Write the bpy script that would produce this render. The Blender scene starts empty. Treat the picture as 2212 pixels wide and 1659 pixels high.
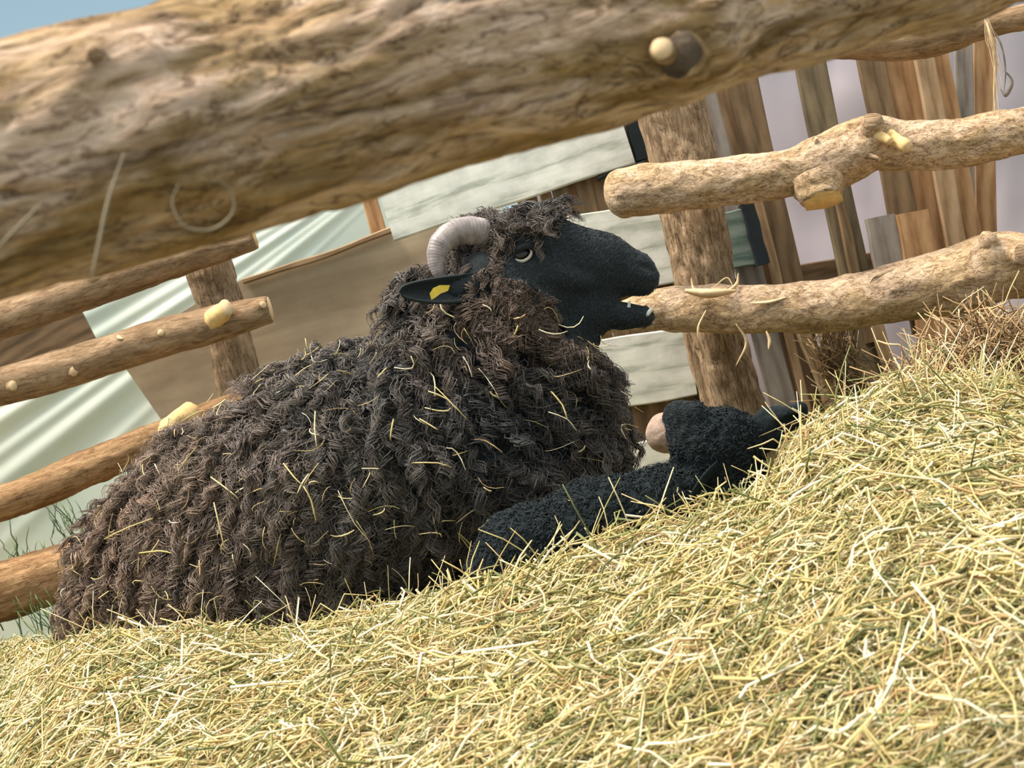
import bpy, math
import numpy as np
from mathutils import Matrix, Vector

# ------------------------------------------------------------------ camera, world, light
scene = bpy.context.scene
W, H = 2212.0, 1659.0
LENS = 57.0
F = LENS / 36.0 * W                      # focal length in pixels
ROLL = math.radians(14.0)                # the photographer held the camera tilted
ZC = 0.60
CR, SR = math.cos(ROLL), math.sin(ROLL)

cam_d = bpy.data.cameras.new('camera')
cam = bpy.data.objects.new('camera', cam_d)
scene.collection.objects.link(cam)
cam_d.lens = LENS; cam_d.sensor_width = 36.0; cam_d.sensor_fit = 'HORIZONTAL'
cam_d.clip_start = 0.05
cam_d.dof.use_dof = True; cam_d.dof.focus_distance = 2.95; cam_d.dof.aperture_fstop = 9.0
right = Vector((CR, 0, -SR)); up = Vector((SR, 0, CR)); back = Vector((0, -1, 0))
m = Matrix.Identity(4)
for i in range(3):
    m[i][0] = right[i]; m[i][1] = up[i]; m[i][2] = back[i]
m[2][3] = ZC
cam.matrix_world = m
scene.camera = cam

world = bpy.data.worlds.new('sky'); scene.world = world; world.use_nodes = True
wn = world.node_tree.nodes; wl = world.node_tree.links; wn.clear()
wo = wn.new('ShaderNodeOutputWorld'); wb = wn.new('ShaderNodeBackground')
wt = wn.new('ShaderNodeTexCoord'); ws = wn.new('ShaderNodeSeparateXYZ'); wr = wn.new('ShaderNodeValToRGB')
wl.new(wt.outputs['Generated'], ws.inputs[0]); wl.new(ws.outputs[2], wr.inputs[0])
wl.new(wr.outputs[0], wb.inputs[0]); wl.new(wb.outputs[0], wo.inputs[0])
e = wr.color_ramp.elements
e[0].position = 0.0; e[0].color = (0.26, 0.34, 0.37, 1)
e[1].position = 1.0; e[1].color = (1.0, 0.97, 0.93, 1)
k = wr.color_ramp.elements.new(0.40); k.color = (0.115, 0.185, 0.235, 1)
k = wr.color_ramp.elements.new(0.62); k.color = (0.9, 0.92, 0.92, 1)
wb.inputs[1].default_value = 1.3

sd = bpy.data.lights.new('sun', 'SUN'); sun = bpy.data.objects.new('sun', sd)
scene.collection.objects.link(sun)
sd.energy = 4.0; sd.angle = math.radians(22); sd.color = (1.0, 0.93, 0.82)
sun.rotation_euler = Vector((-0.42, -0.10, 1.0)).to_track_quat('Z', 'Y').to_euler()

scene.view_settings.view_transform = 'Standard'; scene.view_settings.look = 'None'
scene.view_settings.exposure = 0.80; scene.view_settings.gamma = 1.0
scene.view_settings.use_curve_mapping = False

# ------------------------------------------------------------------ helpers
rng = np.random.default_rng(7)

def P(x, y, Y):
    dx = x - W / 2; dy = H / 2 - y; s = Y / F
    return np.array([(dx * CR + dy * SR) * s, Y, ZC + (-dx * SR + dy * CR) * s])

def proj(p):
    s = F / p[:, 1]; X = p[:, 0] * s; Z = (p[:, 2] - ZC) * s
    dx = X * CR - Z * SR; dy = X * SR + Z * CR
    return W / 2 + dx, H / 2 - dy

def px(n, Y): return n * Y / F

IR = np.array([CR, 0, SR * 1.0]); IU = np.array([-SR, 0, CR])   # image right / image up, in the world

_perm = np.random.default_rng(3).random((64, 64, 64)).astype(np.float32)
def vnoise(p, scale=1.0, seed=0):
    q = p * scale + seed * 17.31 + 1000.0
    i = np.floor(q).astype(np.int64); f = q - i; f = f * f * (3 - 2 * f)
    i0 = i % 64; i1 = (i + 1) % 64
    x0, y0, z0 = i0.T; x1, y1, z1 = i1.T; fx, fy, fz = f.T
    c = _perm
    a = c[x0, y0, z0] * (1 - fx) + c[x1, y0, z0] * fx
    b = c[x0, y1, z0] * (1 - fx) + c[x1, y1, z0] * fx
    d = c[x0, y0, z1] * (1 - fx) + c[x1, y0, z1] * fx
    g = c[x0, y1, z1] * (1 - fx) + c[x1, y1, z1] * fx
    return ((a * (1 - fy) + b * fy) * (1 - fz) + (d * (1 - fy) + g * fy) * fz) * 2 - 1

def fbm(p, scale, oct=3, seed=0):
    s = 0; a = 1.0
    for o in range(oct):
        s = s + a * vnoise(p, scale * 2 ** o, seed + o); a *= 0.5
    return s

def norm(v, ax=-1):
    return v / np.maximum(np.linalg.norm(v, axis=ax, keepdims=True), 1e-9)

def make_mesh(name, verts, faces, mat, parent=None, M=None, smooth=True, attrs=None, fmat=None):
    """verts in world space; M is the object's own matrix; faces: list of arrays (n,3)/(n,4) or python lists."""
    verts = np.asarray(verts, dtype=np.float64)
    if parent is not None:
        Mw = parent.matrix_basis.copy(); pp = parent.parent
        while pp is not None: Mw = pp.matrix_basis @ Mw; pp = pp.parent
        Mi = np.array(Mw.inverted())
    elif M is not None:
        Mi = np.array(M.inverted())
    else:
        Mi = np.eye(4)
    v = verts @ Mi[:3, :3].T + Mi[:3, 3]
    me = bpy.data.meshes.new(name)
    if isinstance(faces, np.ndarray):
        faces = [faces]
    loops = []; tot = []
    for f in faces:
        if isinstance(f, np.ndarray) and f.ndim == 2:
            loops.append(f.reshape(-1)); tot.append(np.full(len(f), f.shape[1]))
        else:
            loops.append(np.array(f)); tot.append(np.array([len(f)]))
    loops = np.concatenate(loops).astype(np.int32); tot = np.concatenate(tot).astype(np.int32)
    start = np.concatenate([[0], np.cumsum(tot)[:-1]]).astype(np.int32)
    me.vertices.add(len(v)); me.vertices.foreach_set('co', v.astype(np.float32).reshape(-1))
    me.loops.add(len(loops)); me.loops.foreach_set('vertex_index', loops)
    me.polygons.add(len(tot)); me.polygons.foreach_set('loop_start', start); me.polygons.foreach_set('loop_total', tot)
    me.update(calc_edges=True)
    me.polygons.foreach_set('use_smooth', np.full(len(tot), smooth))
    if attrs:
        for an, av in attrs.items():
            av = np.asarray(av, dtype=np.float32)
            if av.ndim == 1:
                at = me.attributes.new(an, 'FLOAT', 'POINT'); at.data.foreach_set('value', av)
            else:
                at = me.attributes.new(an, 'FLOAT_COLOR', 'POINT'); at.data.foreach_set('color', av.reshape(-1))
    for mm in (mat if isinstance(mat, (list, tuple)) else [mat]):
        me.materials.append(mm)
    if fmat is not None:
        me.polygons.foreach_set('material_index', np.asarray(fmat, dtype=np.int32))
    o = bpy.data.objects.new(name, me); scene.collection.objects.link(o)
    if parent is not None:
        o.parent = parent
    elif M is not None:
        o.matrix_world = M
    bpy.context.view_layer.update() if parent is None else None
    return o

def tag(o, label=None, cat=None, group=None, kind=None):
    if label: o['label'] = label
    if cat: o['category'] = cat
    if group: o['group'] = group
    if kind: o['kind'] = kind
    return o

def empty(name, loc, label, cat, group=None):
    o = bpy.data.objects.new(name, None); o.empty_display_size = 0.05
    scene.collection.objects.link(o); o.location = loc
    bpy.context.view_layer.update()
    return tag(o, label, cat, group)

def tubes(paths, radii, k=5, seed=1, flat=1.0, ref=None):
    """paths (N,S,3), radii (N,S) -> verts, quads, caps, per-vertex t and island index"""
    N, S, _ = paths.shape
    T = np.gradient(paths, axis=1); T = norm(T)
    r = np.random.default_rng(seed)
    if ref is None: ref = norm(r.normal(size=(N, 1, 3)))
    b = norm(np.cross(T, np.broadcast_to(ref, T.shape))); n = np.cross(b, T)
    a = np.arange(k) * 2 * math.pi / k
    ring = (np.cos(a)[None, None, :, None] * b[:, :, None, :] + flat * np.sin(a)[None, None, :, None] * n[:, :, None, :])
    v = paths[:, :, None, :] + ring * radii[:, :, None, None]
    v = v.reshape(-1, 3)
    base = (np.arange(N)[:, None, None] * S * k + np.arange(S - 1)[None, :, None] * k + np.arange(k)[None, None, :])
    nx = (np.arange(k) + 1) % k
    b2 = (np.arange(N)[:, None, None] * S * k + np.arange(S - 1)[None, :, None] * k + nx[None, None, :])
    q = np.stack([base, b2, b2 + k, base + k], -1).reshape(-1, 4)
    c0 = (np.arange(N)[:, None] * S * k + np.arange(k)[None, ::-1])
    c1 = (np.arange(N)[:, None] * S * k + (S - 1) * k + np.arange(k)[None, :])
    t = np.broadcast_to(np.linspace(0, 1, S)[None, :, None], (N, S, k)).reshape(-1)
    isl = np.broadcast_to(np.arange(N)[:, None, None], (N, S, k)).reshape(-1)
    return v, [q, c0, c1], t, isl

def catmull(pts, n):
    pts = np.asarray(pts, float)
    if len(pts) == 2:
        t = np.linspace(0, 1, n)[:, None]; return pts[0] * (1 - t) + pts[1] * t
    p = np.vstack([2 * pts[0] - pts[1], pts, 2 * pts[-1] - pts[-2]])
    L = len(pts) - 1; out = []
    for u in np.linspace(0, L, n):
        i = min(int(u), L - 1); f = u - i
        a, b, c, d = p[i], p[i + 1], p[i + 2], p[i + 3]
        out.append(0.5 * (2 * b + (c - a) * f + (2 * a - 5 * b + 4 * c - d) * f * f + (3 * b - a - 3 * c + d) * f ** 3))
    return np.array(out)

# ------------------------------------------------------------------ materials
def nodes_of(name):
    mt = bpy.data.materials.new(name); mt.use_nodes = True
    nt = mt.node_tree; bs = nt.nodes['Principled BSDF']
    return mt, nt, bs
def N_(nt, t, **kw):
    n = nt.nodes.new(t)
    for a, b in kw.items():
        if a.startswith('i_'): n.inputs[a[2:].replace('_', ' ')].default_value = b
        else: setattr(n, a, b)
    return n
def ramp(nt, stops):
    r = nt.nodes.new('ShaderNodeValToRGB'); cr = r.color_ramp
    cr.elements[0].position = stops[0][0]; cr.elements[0].color = (*stops[0][1], 1)
    cr.elements[1].position = stops[-1][0]; cr.elements[1].color = (*stops[-1][1], 1)
    for p, c in stops[1:-1]:
        x = cr.elements.new(p); x.color = (*c, 1)
    return r
def coords(nt, scale=(1, 1, 1)):
    tc = N_(nt, 'ShaderNodeTexCoord'); mp = N_(nt, 'ShaderNodeMapping')
    mp.inputs['Scale'].default_value = scale
    nt.links.new(tc.outputs['Object'], mp.inputs[0]); return mp.outputs[0]
def noise(nt, vec, scale, detail=6, rough=0.6, dist=0.0):
    n = N_(nt, 'ShaderNodeTexNoise'); n.inputs['Scale'].default_value = scale
    n.inputs['Detail'].default_value = detail; n.inputs['Roughness'].default_value = rough
    n.inputs['Distortion'].default_value = dist
    nt.links.new(vec, n.inputs['Vector']); return n.outputs['Fac']
def mix(nt, fac, a, b, mode='MIX'):
    x = N_(nt, 'ShaderNodeMix', data_type='RGBA', blend_type=mode)
    for s, val in ((0, fac), (6, a), (7, b)):
        if isinstance(val, (int, float)): x.inputs[s].default_value = val
        elif isinstance(val, tuple): x.inputs[s].default_value = (*val, 1)
        else: nt.links.new(val, x.inputs[s])
    return x.outputs[2]
def bump(nt, bs, h, strength=0.5, dist=0.01):
    b = N_(nt, 'ShaderNodeBump'); b.inputs['Strength'].default_value = strength; b.inputs['Distance'].default_value = dist
    nt.links.new(h, b.inputs['Height']); nt.links.new(b.outputs[0], bs.inputs['Normal']); return b

def bark(name, dark, mid, light, sc=1.0, stretch=0.35, patch=None, bumpd=0.006, rough=0.85, crack=0.5):
    mt, nt, bs = nodes_of(name)
    v = coords(nt, (stretch, 1, 1))
    n1 = noise(nt, v, 14 * sc, 8, 0.65, 0.6); n2 = noise(nt, v, 55 * sc, 6, 0.7, 1.0)
    r1 = ramp(nt, [(0.30, dark), (0.48, mid), (0.70, light)])
    nt.links.new(n1, r1.inputs[0])
    r2 = ramp(nt, [(0.34, (0.42, 0.36, 0.30)), (0.47, (0.80, 0.76, 0.70)), (0.58, (1.0, 1.0, 1.0)), (0.72, (1.3, 1.25, 1.15))])
    nt.links.new(n2, r2.inputs[0])
    col = r1.outputs[0]
    if patch:
        n3 = noise(nt, coords(nt, (stretch * 0.8, 1, 1)), 7 * sc, 6, 0.65, 0.8)
        r3 = ramp(nt, [(0.47, (0, 0, 0)), (0.55, (0.75, 0.75, 0.75))]); nt.links.new(n3, r3.inputs[0])
        col = mix(nt, r3.outputs[0], col, patch)
    col = mix(nt, 0.95, col, r2.outputs[0], 'MULTIPLY')
    n5 = noise(nt, coords(nt, (stretch * 0.6, 1, 1)), 30 * sc, 5, 0.6, 1.8)
    sb = N_(nt, 'ShaderNodeMath', operation='SUBTRACT'); sb.inputs[1].default_value = 0.5; nt.links.new(n5, sb.inputs[0])
    ab = N_(nt, 'ShaderNodeMath', operation='ABSOLUTE'); nt.links.new(sb.outputs[0], ab.inputs[0])
    rc = ramp(nt, [(0.0, (crack, crack * 0.85, crack * 0.7)), (0.028, (1, 1, 1))]); nt.links.new(ab.outputs[0], rc.inputs[0])
    col = mix(nt, 0.95, col, rc.outputs[0], 'MULTIPLY')
    nt.links.new(col, bs.inputs['Base Color'])
    add = N_(nt, 'ShaderNodeMath', operation='ADD'); nt.links.new(n1, add.inputs[0]); nt.links.new(n2, add.inputs[1])
    bump(nt, bs, add.outputs[0], 0.8, bumpd)
    bs.inputs['Roughness'].default_value = rough; bs.inputs['Specular IOR Level'].default_value = 0.25
    return mt

def plankmat(name, dark, mid, light, knots=True, sc=1.0, rough=0.75, streak=8):
    mt, nt, bs = nodes_of(name)
    v = coords(nt, (0.12, 1, 1))
    n1 = noise(nt, v, 30 * sc, 5, 0.6, 1.5)
    wv = N_(nt, 'ShaderNodeTexWave', wave_type='BANDS', bands_direction='Z')
    wv.inputs['Scale'].default_value = streak * sc; wv.inputs['Distortion'].default_value = 9; wv.inputs['Detail'].default_value = 3
    wv.inputs['Detail Scale'].default_value = 1.2
    nt.links.new(coords(nt, (0.3, 1, 1)), wv.inputs['Vector'])
    av = N_(nt, 'ShaderNodeMath', operation='MULTIPLY_ADD'); av.inputs[1].default_value = 0.35
    nt.links.new(wv.outputs['Fac'], av.inputs[0]); nt.links.new(n1, av.inputs[2])
    r1 = ramp(nt, [(0.35, dark), (0.62, mid), (0.9, light)]); nt.links.new(av.outputs[0], r1.inputs[0])
    n2 = noise(nt, coords(nt), 9 * sc, 5, 0.6)
    r2 = ramp(nt, [(0.3, (0.72, 0.72, 0.72)), (0.65, (1.1, 1.1, 1.1))]); nt.links.new(n2, r2.inputs[0])
    col = mix(nt, 0.8, r1.outputs[0], r2.outputs[0], 'MULTIPLY')
    nt.links.new(col, bs.inputs['Base Color'])
    bump(nt, bs, av.outputs[0], 0.3, 0.0008)
    bs.inputs['Roughness'].default_value = rough; bs.inputs['Specular IOR Level'].default_value = 0.25
    return mt

def plain(name, col, rough=0.6, var=0.2, scale=40, bumpd=0.0, spec=0.3):
    mt, nt, bs = nodes_of(name)
    n = noise(nt, coords(nt), scale, 4)
    r = ramp(nt, [(0.3, tuple(c * (1 - var) for c in col)), (0.7, tuple(min(1, c * (1 + var)) for c in col))])
    nt.links.new(n, r.inputs[0]); nt.links.new(r.outputs[0], bs.inputs['Base Color'])
    bs.inputs['Roughness'].default_value = rough; bs.inputs['Specular IOR Level'].default_value = spec
    if bumpd: bump(nt, bs, n, 0.6, bumpd)
    return mt

M_front = bark('thick_log_bark', (0.14, 0.085, 0.035), (0.30, 0.195, 0.085), (0.48, 0.325, 0.19), 0.9, 0.34, (0.66, 0.49, 0.385), 0.012, crack=0.28)
M_rail = bark('rail_bark', (0.27, 0.17, 0.085), (0.52, 0.36, 0.20), (0.70, 0.50, 0.31), 1.5, 0.6, (0.70, 0.51, 0.36), 0.006, crack=0.32)
M_rail_left = bark('brown_rail_bark', (0.20, 0.125, 0.065), (0.32, 0.21, 0.12), (0.46, 0.32, 0.20), 1.4, 0.25, None, 0.003, crack=0.75)
M_rail_orange = bark('orange_rail_bark', (0.22, 0.12, 0.05), (0.36, 0.21, 0.10), (0.50, 0.32, 0.17), 1.6, 0.18, None, 0.004, crack=0.5)
M_post = bark('post_bark', (0.18, 0.11, 0.065), (0.42, 0.29, 0.175), (0.60, 0.43, 0.28), 2.2, 0.16, None, 0.009, crack=0.3)
M_cut = plain('cut_wood', (0.70, 0.47, 0.20), 0.8, 0.2, 60)
M_cut_pale = plain('pale_cut_wood', (0.66, 0.47, 0.27), 0.8, 0.2, 60)
M_pink = plain('pinkish_wood', (0.33, 0.24, 0.185), 0.85, 0.3, 70, 0.004)
M_white = plankmat('weathered_whitewash', (0.42, 0.43, 0.34), (0.78, 0.75, 0.63), (0.88, 0.84, 0.73), sc=1.5, streak=4)
M_teal = plankmat('grey_green_board', (0.07, 0.10, 0.085), (0.13, 0.17, 0.14), (0.22, 0.26, 0.21))
M_brown = plankmat('brown_board', (0.09, 0.055, 0.025), (0.16, 0.10, 0.05), (0.23, 0.145, 0.075))
M_olive = plankmat('olive_board', (0.09, 0.065, 0.035), (0.15, 0.11, 0.06), (0.22, 0.16, 0.09))
M_orange = plankmat('orange_board', (0.23, 0.11, 0.045), (0.37, 0.195, 0.085), (0.50, 0.29, 0.14))
M_lightb = plankmat('light_board', (0.20, 0.12, 0.06), (0.31, 0.195, 0.10), (0.42, 0.28, 0.16))
M_grey = plankmat('grey_board', (0.16, 0.125, 0.10), (0.24, 0.195, 0.16), (0.31, 0.265, 0.22))
M_ply = plankmat('plywood_sheet', (0.28, 0.20, 0.12), (0.37, 0.275, 0.17), (0.45, 0.34, 0.22), sc=0.5, streak=3)
M_ply_edge = plain('plywood_edge', (0.58, 0.40, 0.22), 0.8)
M_straw = plain('old_straw', (0.20, 0.165, 0.11), 0.8)
M_hollow = plain('dark_knot_hollow', (0.085, 0.06, 0.04), 0.9, 0.5, 60, 0.01)
M_rubber = plain('black_rubber', (0.012, 0.016, 0.018), 0.5)

def sheetmat(name, col, col2):
    mt, nt, bs = nodes_of(name)
    n = noise(nt, coords(nt, (1, 1, 1)), 2.2, 3)
    r = ramp(nt, [(0.35, col), (0.65, col2)]); nt.links.new(n, r.inputs[0]); nt.links.new(r.outputs[0], bs.inputs['Base Color'])
    bs.inputs['Roughness'].default_value = 0.35; bs.inputs['Specular IOR Level'].default_value = 0.4
    tr = N_(nt, 'ShaderNodeBsdfTranslucent'); nt.links.new(r.outputs[0], tr.inputs[0])
    mx = N_(nt, 'ShaderNodeMixShader'); mx.inputs[0].default_value = 0.3
    nt.links.new(bs.outputs[0], mx.inputs[1]); nt.links.new(tr.outputs[0], mx.inputs[2])
    nt.links.new(mx.outputs[0], nt.nodes['Material Output'].inputs[0])
    return mt
M_sheet = sheetmat('white_plastic', (0.78, 0.84, 0.75), (0.88, 0.89, 0.78))
M_sheet2 = sheetmat('lavender_plastic', (0.56, 0.50, 0.55), (0.68, 0.60, 0.62))

def attrmat(name, stops, rough=0.6, spec=0.3, tipcol=None, transl=0.0, sheen=0.0):
    mt, nt, bs = nodes_of(name)
    a = N_(nt, 'ShaderNodeAttribute', attribute_name='rnd')
    r = ramp(nt, stops); nt.links.new(a.outputs['Fac'], r.inputs[0])
    col = r.outputs[0]
    nt.links.new(col, bs.inputs['Base Color'])
    bs.inputs['Roughness'].default_value = rough; bs.inputs['Specular IOR Level'].default_value = spec
    bs.inputs['Sheen Weight'].default_value = sheen
    if transl:
        tr = N_(nt, 'ShaderNodeBsdfTranslucent'); nt.links.new(col, tr.inputs[0])
        mx = N_(nt, 'ShaderNodeMixShader'); mx.inputs[0].default_value = transl
        nt.links.new(bs.outputs[0], mx.inputs[1]); nt.links.new(tr.outputs[0], mx.inputs[2])
        nt.links.new(mx.outputs[0], nt.nodes['Material Output'].inputs[0])
    return mt
HAY = [(0.0, (0.12, 0.14, 0.045)), (0.15, (0.28, 0.29, 0.10)), (0.32, (0.54, 0.45, 0.17)), (0.5, (0.74, 0.59, 0.25)),
       (0.70, (0.86, 0.74, 0.42)), (0.80, (0.58, 0.36, 0.16)), (0.86, (0.88, 0.78, 0.50)), (1.0, (0.95, 0.90, 0.68))]
M_hay = attrmat('hay', HAY, 0.45, 0.4, transl=0.25)
M_haybase = plain('shaded_hay_base', (0.10, 0.10, 0.04), 0.9, 0.5, 90, 0.01)  # hay base, with the shade between stalks put into its dark colour
M_dryhay = attrmat('brown_dry_hay', [(0, (0.10, 0.06, 0.03)), (0.5, (0.30, 0.19, 0.09)), (0.8, (0.52, 0.33, 0.16)), (1, (0.75, 0.6, 0.36))], 0.6)
M_grass = attrmat('green_grass', [(0, (0.05, 0.10, 0.04)), (1, (0.20, 0.30, 0.10))], 0.5, transl=0.2)
M_ground = plain('bare_soil', (0.16, 0.13, 0.06), 0.95, 0.5, 12, 0.02)

def woolmat(name):
    mt, nt, bs = nodes_of(name)
    a = N_(nt, 'ShaderNodeAttribute', attribute_name='tint')
    nt.links.new(a.outputs['Color'], bs.inputs['Base Color'])
    bs.inputs['Roughness'].default_value = 0.55; bs.inputs['Specular IOR Level'].default_value = 0.35
    bs.inputs['Sheen Weight'].default_value = 0.15; bs.inputs['Sheen Roughness'].default_value = 0.4
    return mt
M_wool = woolmat('curly_wool')
M_skin = plain('black_face', (0.009, 0.0135, 0.0155), 0.62, 0.45, 190, 0.003, 0.2)
M_skin.node_tree.nodes['Principled BSDF'].inputs['Sheen Weight'].default_value = 0.08
M_horn, nt, bs = nodes_of('ridged_horn')
n = noise(nt, coords(nt), 45, 4); r = ramp(nt, [(0.3, (0.13, 0.105, 0.10)), (0.7, (0.34, 0.29, 0.27))])
nt.links.new(n, r.inputs[0]); nt.links.new(r.outputs[0], bs.inputs['Base Color']); bs.inputs['Roughness'].default_value = 0.45
M_eye = plain('eye_dark', (0.01, 0.008, 0.006), 0.08, 0.1, 30, 0, 0.6)
M_lid = plain('eye_lower_rim', (0.42, 0.38, 0.31), 0.4)
M_tag = plain('yellow_tag', (0.46, 0.34, 0.04), 0.4)
M_tooth = plain('tooth', (0.55, 0.55, 0.50), 0.3)
M_lambfur = plain('lamb_curls', (0.006, 0.010, 0.012), 0.75, 0.5, 120, 0.004, 0.12)
M_lambcurl = woolmat('lamb_wool'); _b = M_lambcurl.node_tree.nodes['Principled BSDF']; _b.inputs['Sheen Weight'].default_value = 0.03; _b.inputs['Specular IOR Level'].default_value = 0.2

# ------------------------------------------------------------------ the ground and the hay
def pxX(x, y): dx = x - W / 2; dy = H / 2 - y; return dx * CR + dy * SR
def pxZ(x, y): dx = x - W / 2; dy = H / 2 - y; return -dx * SR + dy * CR
RIDGE = [(-300, 1440, 3.9), (0, 1395, 3.6), (120, 1395, 3.2), (200, 1395, 2.85), (420, 1380, 2.70), (640, 1392, 2.62), (830, 1345, 2.56),
         (1000, 1288, 2.50), (1150, 1240, 2.50), (1300, 1172, 2.50), (1500, 1120, 2.50), (1600, 1082, 2.50), (1680, 1010, 2.50),
         (1700, 975, 2.50), (1765, 920, 2.52), (1850, 884, 2.56), (1960, 835, 2.62), (2080, 835, 2.66), (2212, 845, 2.7), (2500, 800, 2.7)]
rp = np.array([P(*q) for q in RIDGE])
o_ = np.argsort(rp[:, 0]); rp = rp[o_]
SMX = np.linspace(rp[0, 0] - 1, rp[-1, 0] + 1, 200)
_h = np.interp(SMX, rp[:, 0], rp[:, 2]) - 0.012; _k = np.exp(-((SMX - SMX.mean()) / 0.28) ** 2); _k /= _k.sum()
SMH = np.convolve(np.pad(_h, 100, mode='edge'), _k, mode='same')[100:-100]
def hay_h(X, Y):
    yr = np.interp(X, rp[:, 0], rp[:, 1]); hr = np.interp(X, rp[:, 0], rp[:, 2]) - 0.012
    d = yr - Y
    far_ = np.clip(d / 0.35, 0, 1); far_ = far_ * far_ * (3 - 2 * far_)
    hr = hr * (1 - far_) + np.interp(X, SMX, SMH) * far_
    front = hr - 0.17 * np.maximum(d, 0) - 0.05 * np.maximum(d, 0) ** 2
    bed = 0.235 + 0.0 * X
    b = np.clip(-d / 0.35, 0, 1); b = b * b * (3 - 2 * b)
    z = np.where(d > 0, front, hr * (1 - b) + bed * b)
    q = np.stack([X, Y, X * 0], -1).reshape(-1, 3)
    nz = (fbm(q, 7, 2, 5) * 0.007 + fbm(q, 24, 2, 8) * 0.006).reshape(X.shape)
    return z + nz
def ground_z(X, Y):
    return np.clip(-0.10 + 0.16 * (Y - 1.0), -0.25, 0.20) + 0 * X

gx, gy = np.meshgrid(np.linspace(-6, 6, 61), np.linspace(-1, 9, 51), indexing='ij')
gv = np.stack([gx, gy, ground_z(gx, gy)], -1).reshape(-1, 3)
def gridfaces(a, b):
    i = np.arange(a - 1)[:, None] * b + np.arange(b - 1)[None, :]
    return np.stack([i, i + b, i + b + 1, i + 1], -1).reshape(-1, 4)
tag(make_mesh('ground', gv, gridfaces(61, 51), M_ground), kind='structure')

# hay: a loose bed with tens of thousands of stalks lying on it
gx, gy = np.meshgrid(np.linspace(-2.2, 2.3, 280), np.linspace(1.15, 4.3, 200), indexing='ij')
hz = hay_h(gx, gy) - 0.026
edge = np.clip(np.minimum.reduce([(gx + 2.2) / 0.2, (2.3 - gx) / 0.2, (gy - 1.15) / 0.1, (4.3 - gy) / 0.2]), 0, 1)
hz = hz * edge + (ground_z(gx, gy) - 0.01) * (1 - edge)
hv = np.stack([gx, gy, hz], -1).reshape(-1, 3)
hf = gridfaces(280, 200)

def hay_stalks(n, xr, yr, lmin, lmax, rmin, rmax, lift=0.02, tilt=0.18, seed=1, along=0.75):
    g = np.random.default_rng(seed)
    X = g.uniform(*xr, n); Y = g.uniform(*yr, n)
    L = g.uniform(lmin, lmax, n) * g.uniform(0.6, 1.2, n)
    az = g.normal(0, along, n) + 0.25
    el = g.normal(0.04, tilt, n)
    d = np.stack([np.cos(az) * np.cos(el), np.sin(az) * np.cos(el), np.sin(el)], -1)
    S = 5; t = np.linspace(-0.5, 0.5, S)
    bend = g.normal(0, 0.10, (n, 3)) * L[:, None]; bend2 = g.normal(0, 0.05, (n, 3)) * L[:, None]
    c = np.stack([X, Y, X * 0], -1)
    p = c[:, None] + d[:, None] * (L[:, None] * t)[:, :, None] + bend[:, None] * (t ** 2 * 4 - 0.5)[None, :, None] + bend2[:, None] * np.sin(t * 9)[None, :, None]
    gz = hay_h(p[:, :, 0], p[:, :, 1])
    off = g.uniform(-0.6, 1, n) * lift
    p[:, :, 2] = gz + off[:, None] + (p[:, :, 2])
    r = g.uniform(rmin, rmax, n)[:, None] * np.array([1, 1, 0.95, 0.85, 0.5])[None]
    return p, r

def keep_visible(p):
    x, y = proj(p[:, 2]); return (x > -420) & (x < 3300) & (y < 1950)
parts = []
for args in [(74000, (-1.75, 2.0), (1.3, 3.3), 0.03, 0.10, 0.0007, 0.0018, 0.020, 0.28, 11, 0.85),
             (18500, (-1.75, 2.0), (1.3, 3.0), 0.06, 0.17, 0.0010, 0.0026, 0.034, 0.26, 12, 0.75),
             (12000, (-2.0, -0.5), (2.7, 4.2), 0.04, 0.10, 0.0008, 0.0018, 0.02, 0.3, 13, 1.2)]:
    p, r = hay_stalks(*args[:6], args[6], lift=args[7], tilt=args[8], seed=args[9], along=args[10])
    kk = keep_visible(p); parts.append((p[kk], r[kk]))
# stalks that stand up along the crest of the mound
g = np.random.default_rng(21)
def upright(pts, n, seed, lmin=0.04, lmax=0.12, spread=0.06, lean=0.6):
    g = np.random.default_rng(seed); ps = []; rs = []
    for _ in range(n):
        a = pts[g.integers(len(pts))]
        b = P(a[0] + g.normal(0, 40), a[1], a[2] + g.normal(0, spread)); X, Y = b[0], b[1]
        z = hay_h(np.array([X]), np.array([Y]))[0]
        L = g.uniform(lmin, lmax); d = np.array([g.normal(0, lean), g.normal(0, 0.4), 1.0]); d /= np.linalg.norm(d)
        t = np.linspace(0, 1, 5)[:, None]
        fold = g.normal(0, 0.3, 3) * np.array([1, 1, 0.5])
        q = np.array([X, Y, z - 0.01]) + d * t * L + fold * (t ** 2) * L
        if g.random() < 0.35:
            q[3:] += np.outer([0.5, 1.0], [g.normal(0, 0.25) * L, 0, -g.uniform(0.5, 0.9) * L])
        ps.append(q); rs.append(g.uniform(0.0007, 0.0016) * np.array([1, 1, 0.95, 0.9, 0.6]))
    return np.array(ps), np.array(rs)
parts.append(upright([q for q in RIDGE if 150 < q[0] < 2300], 420, 5))
parts.append(upright([(1060, 1270, 2.48), (1170, 1240, 2.47), (1270, 1180, 2.47), (1310, 1160, 2.47)], 22, 6, 0.06, 0.13))
parts.append(upright([(330, 1380, 2.68), (260, 1390, 2.75), (420, 1375, 2.66)], 26, 8, 0.05, 0.16))
parts.append(upright([(1960, 840, 2.6), (2080, 850, 2.6), (2150, 850, 2.6)], 90, 9, 0.05, 0.12))
AP = np.concatenate([p for p, r in parts]); AR = np.concatenate([r for p, r in parts])
v, fs, t, isl = tubes(AP, AR, 3, seed=4)
rn = np.random.default_rng(9).random(len(AP))[isl]
nb = len(hv)
allv = np.vstack([hv, v]); faces = [hf] + [f + nb for f in fs]
fm = np.concatenate([np.zeros(len(hf), int), np.ones(sum(len(f) for f in fs), int)])
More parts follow.
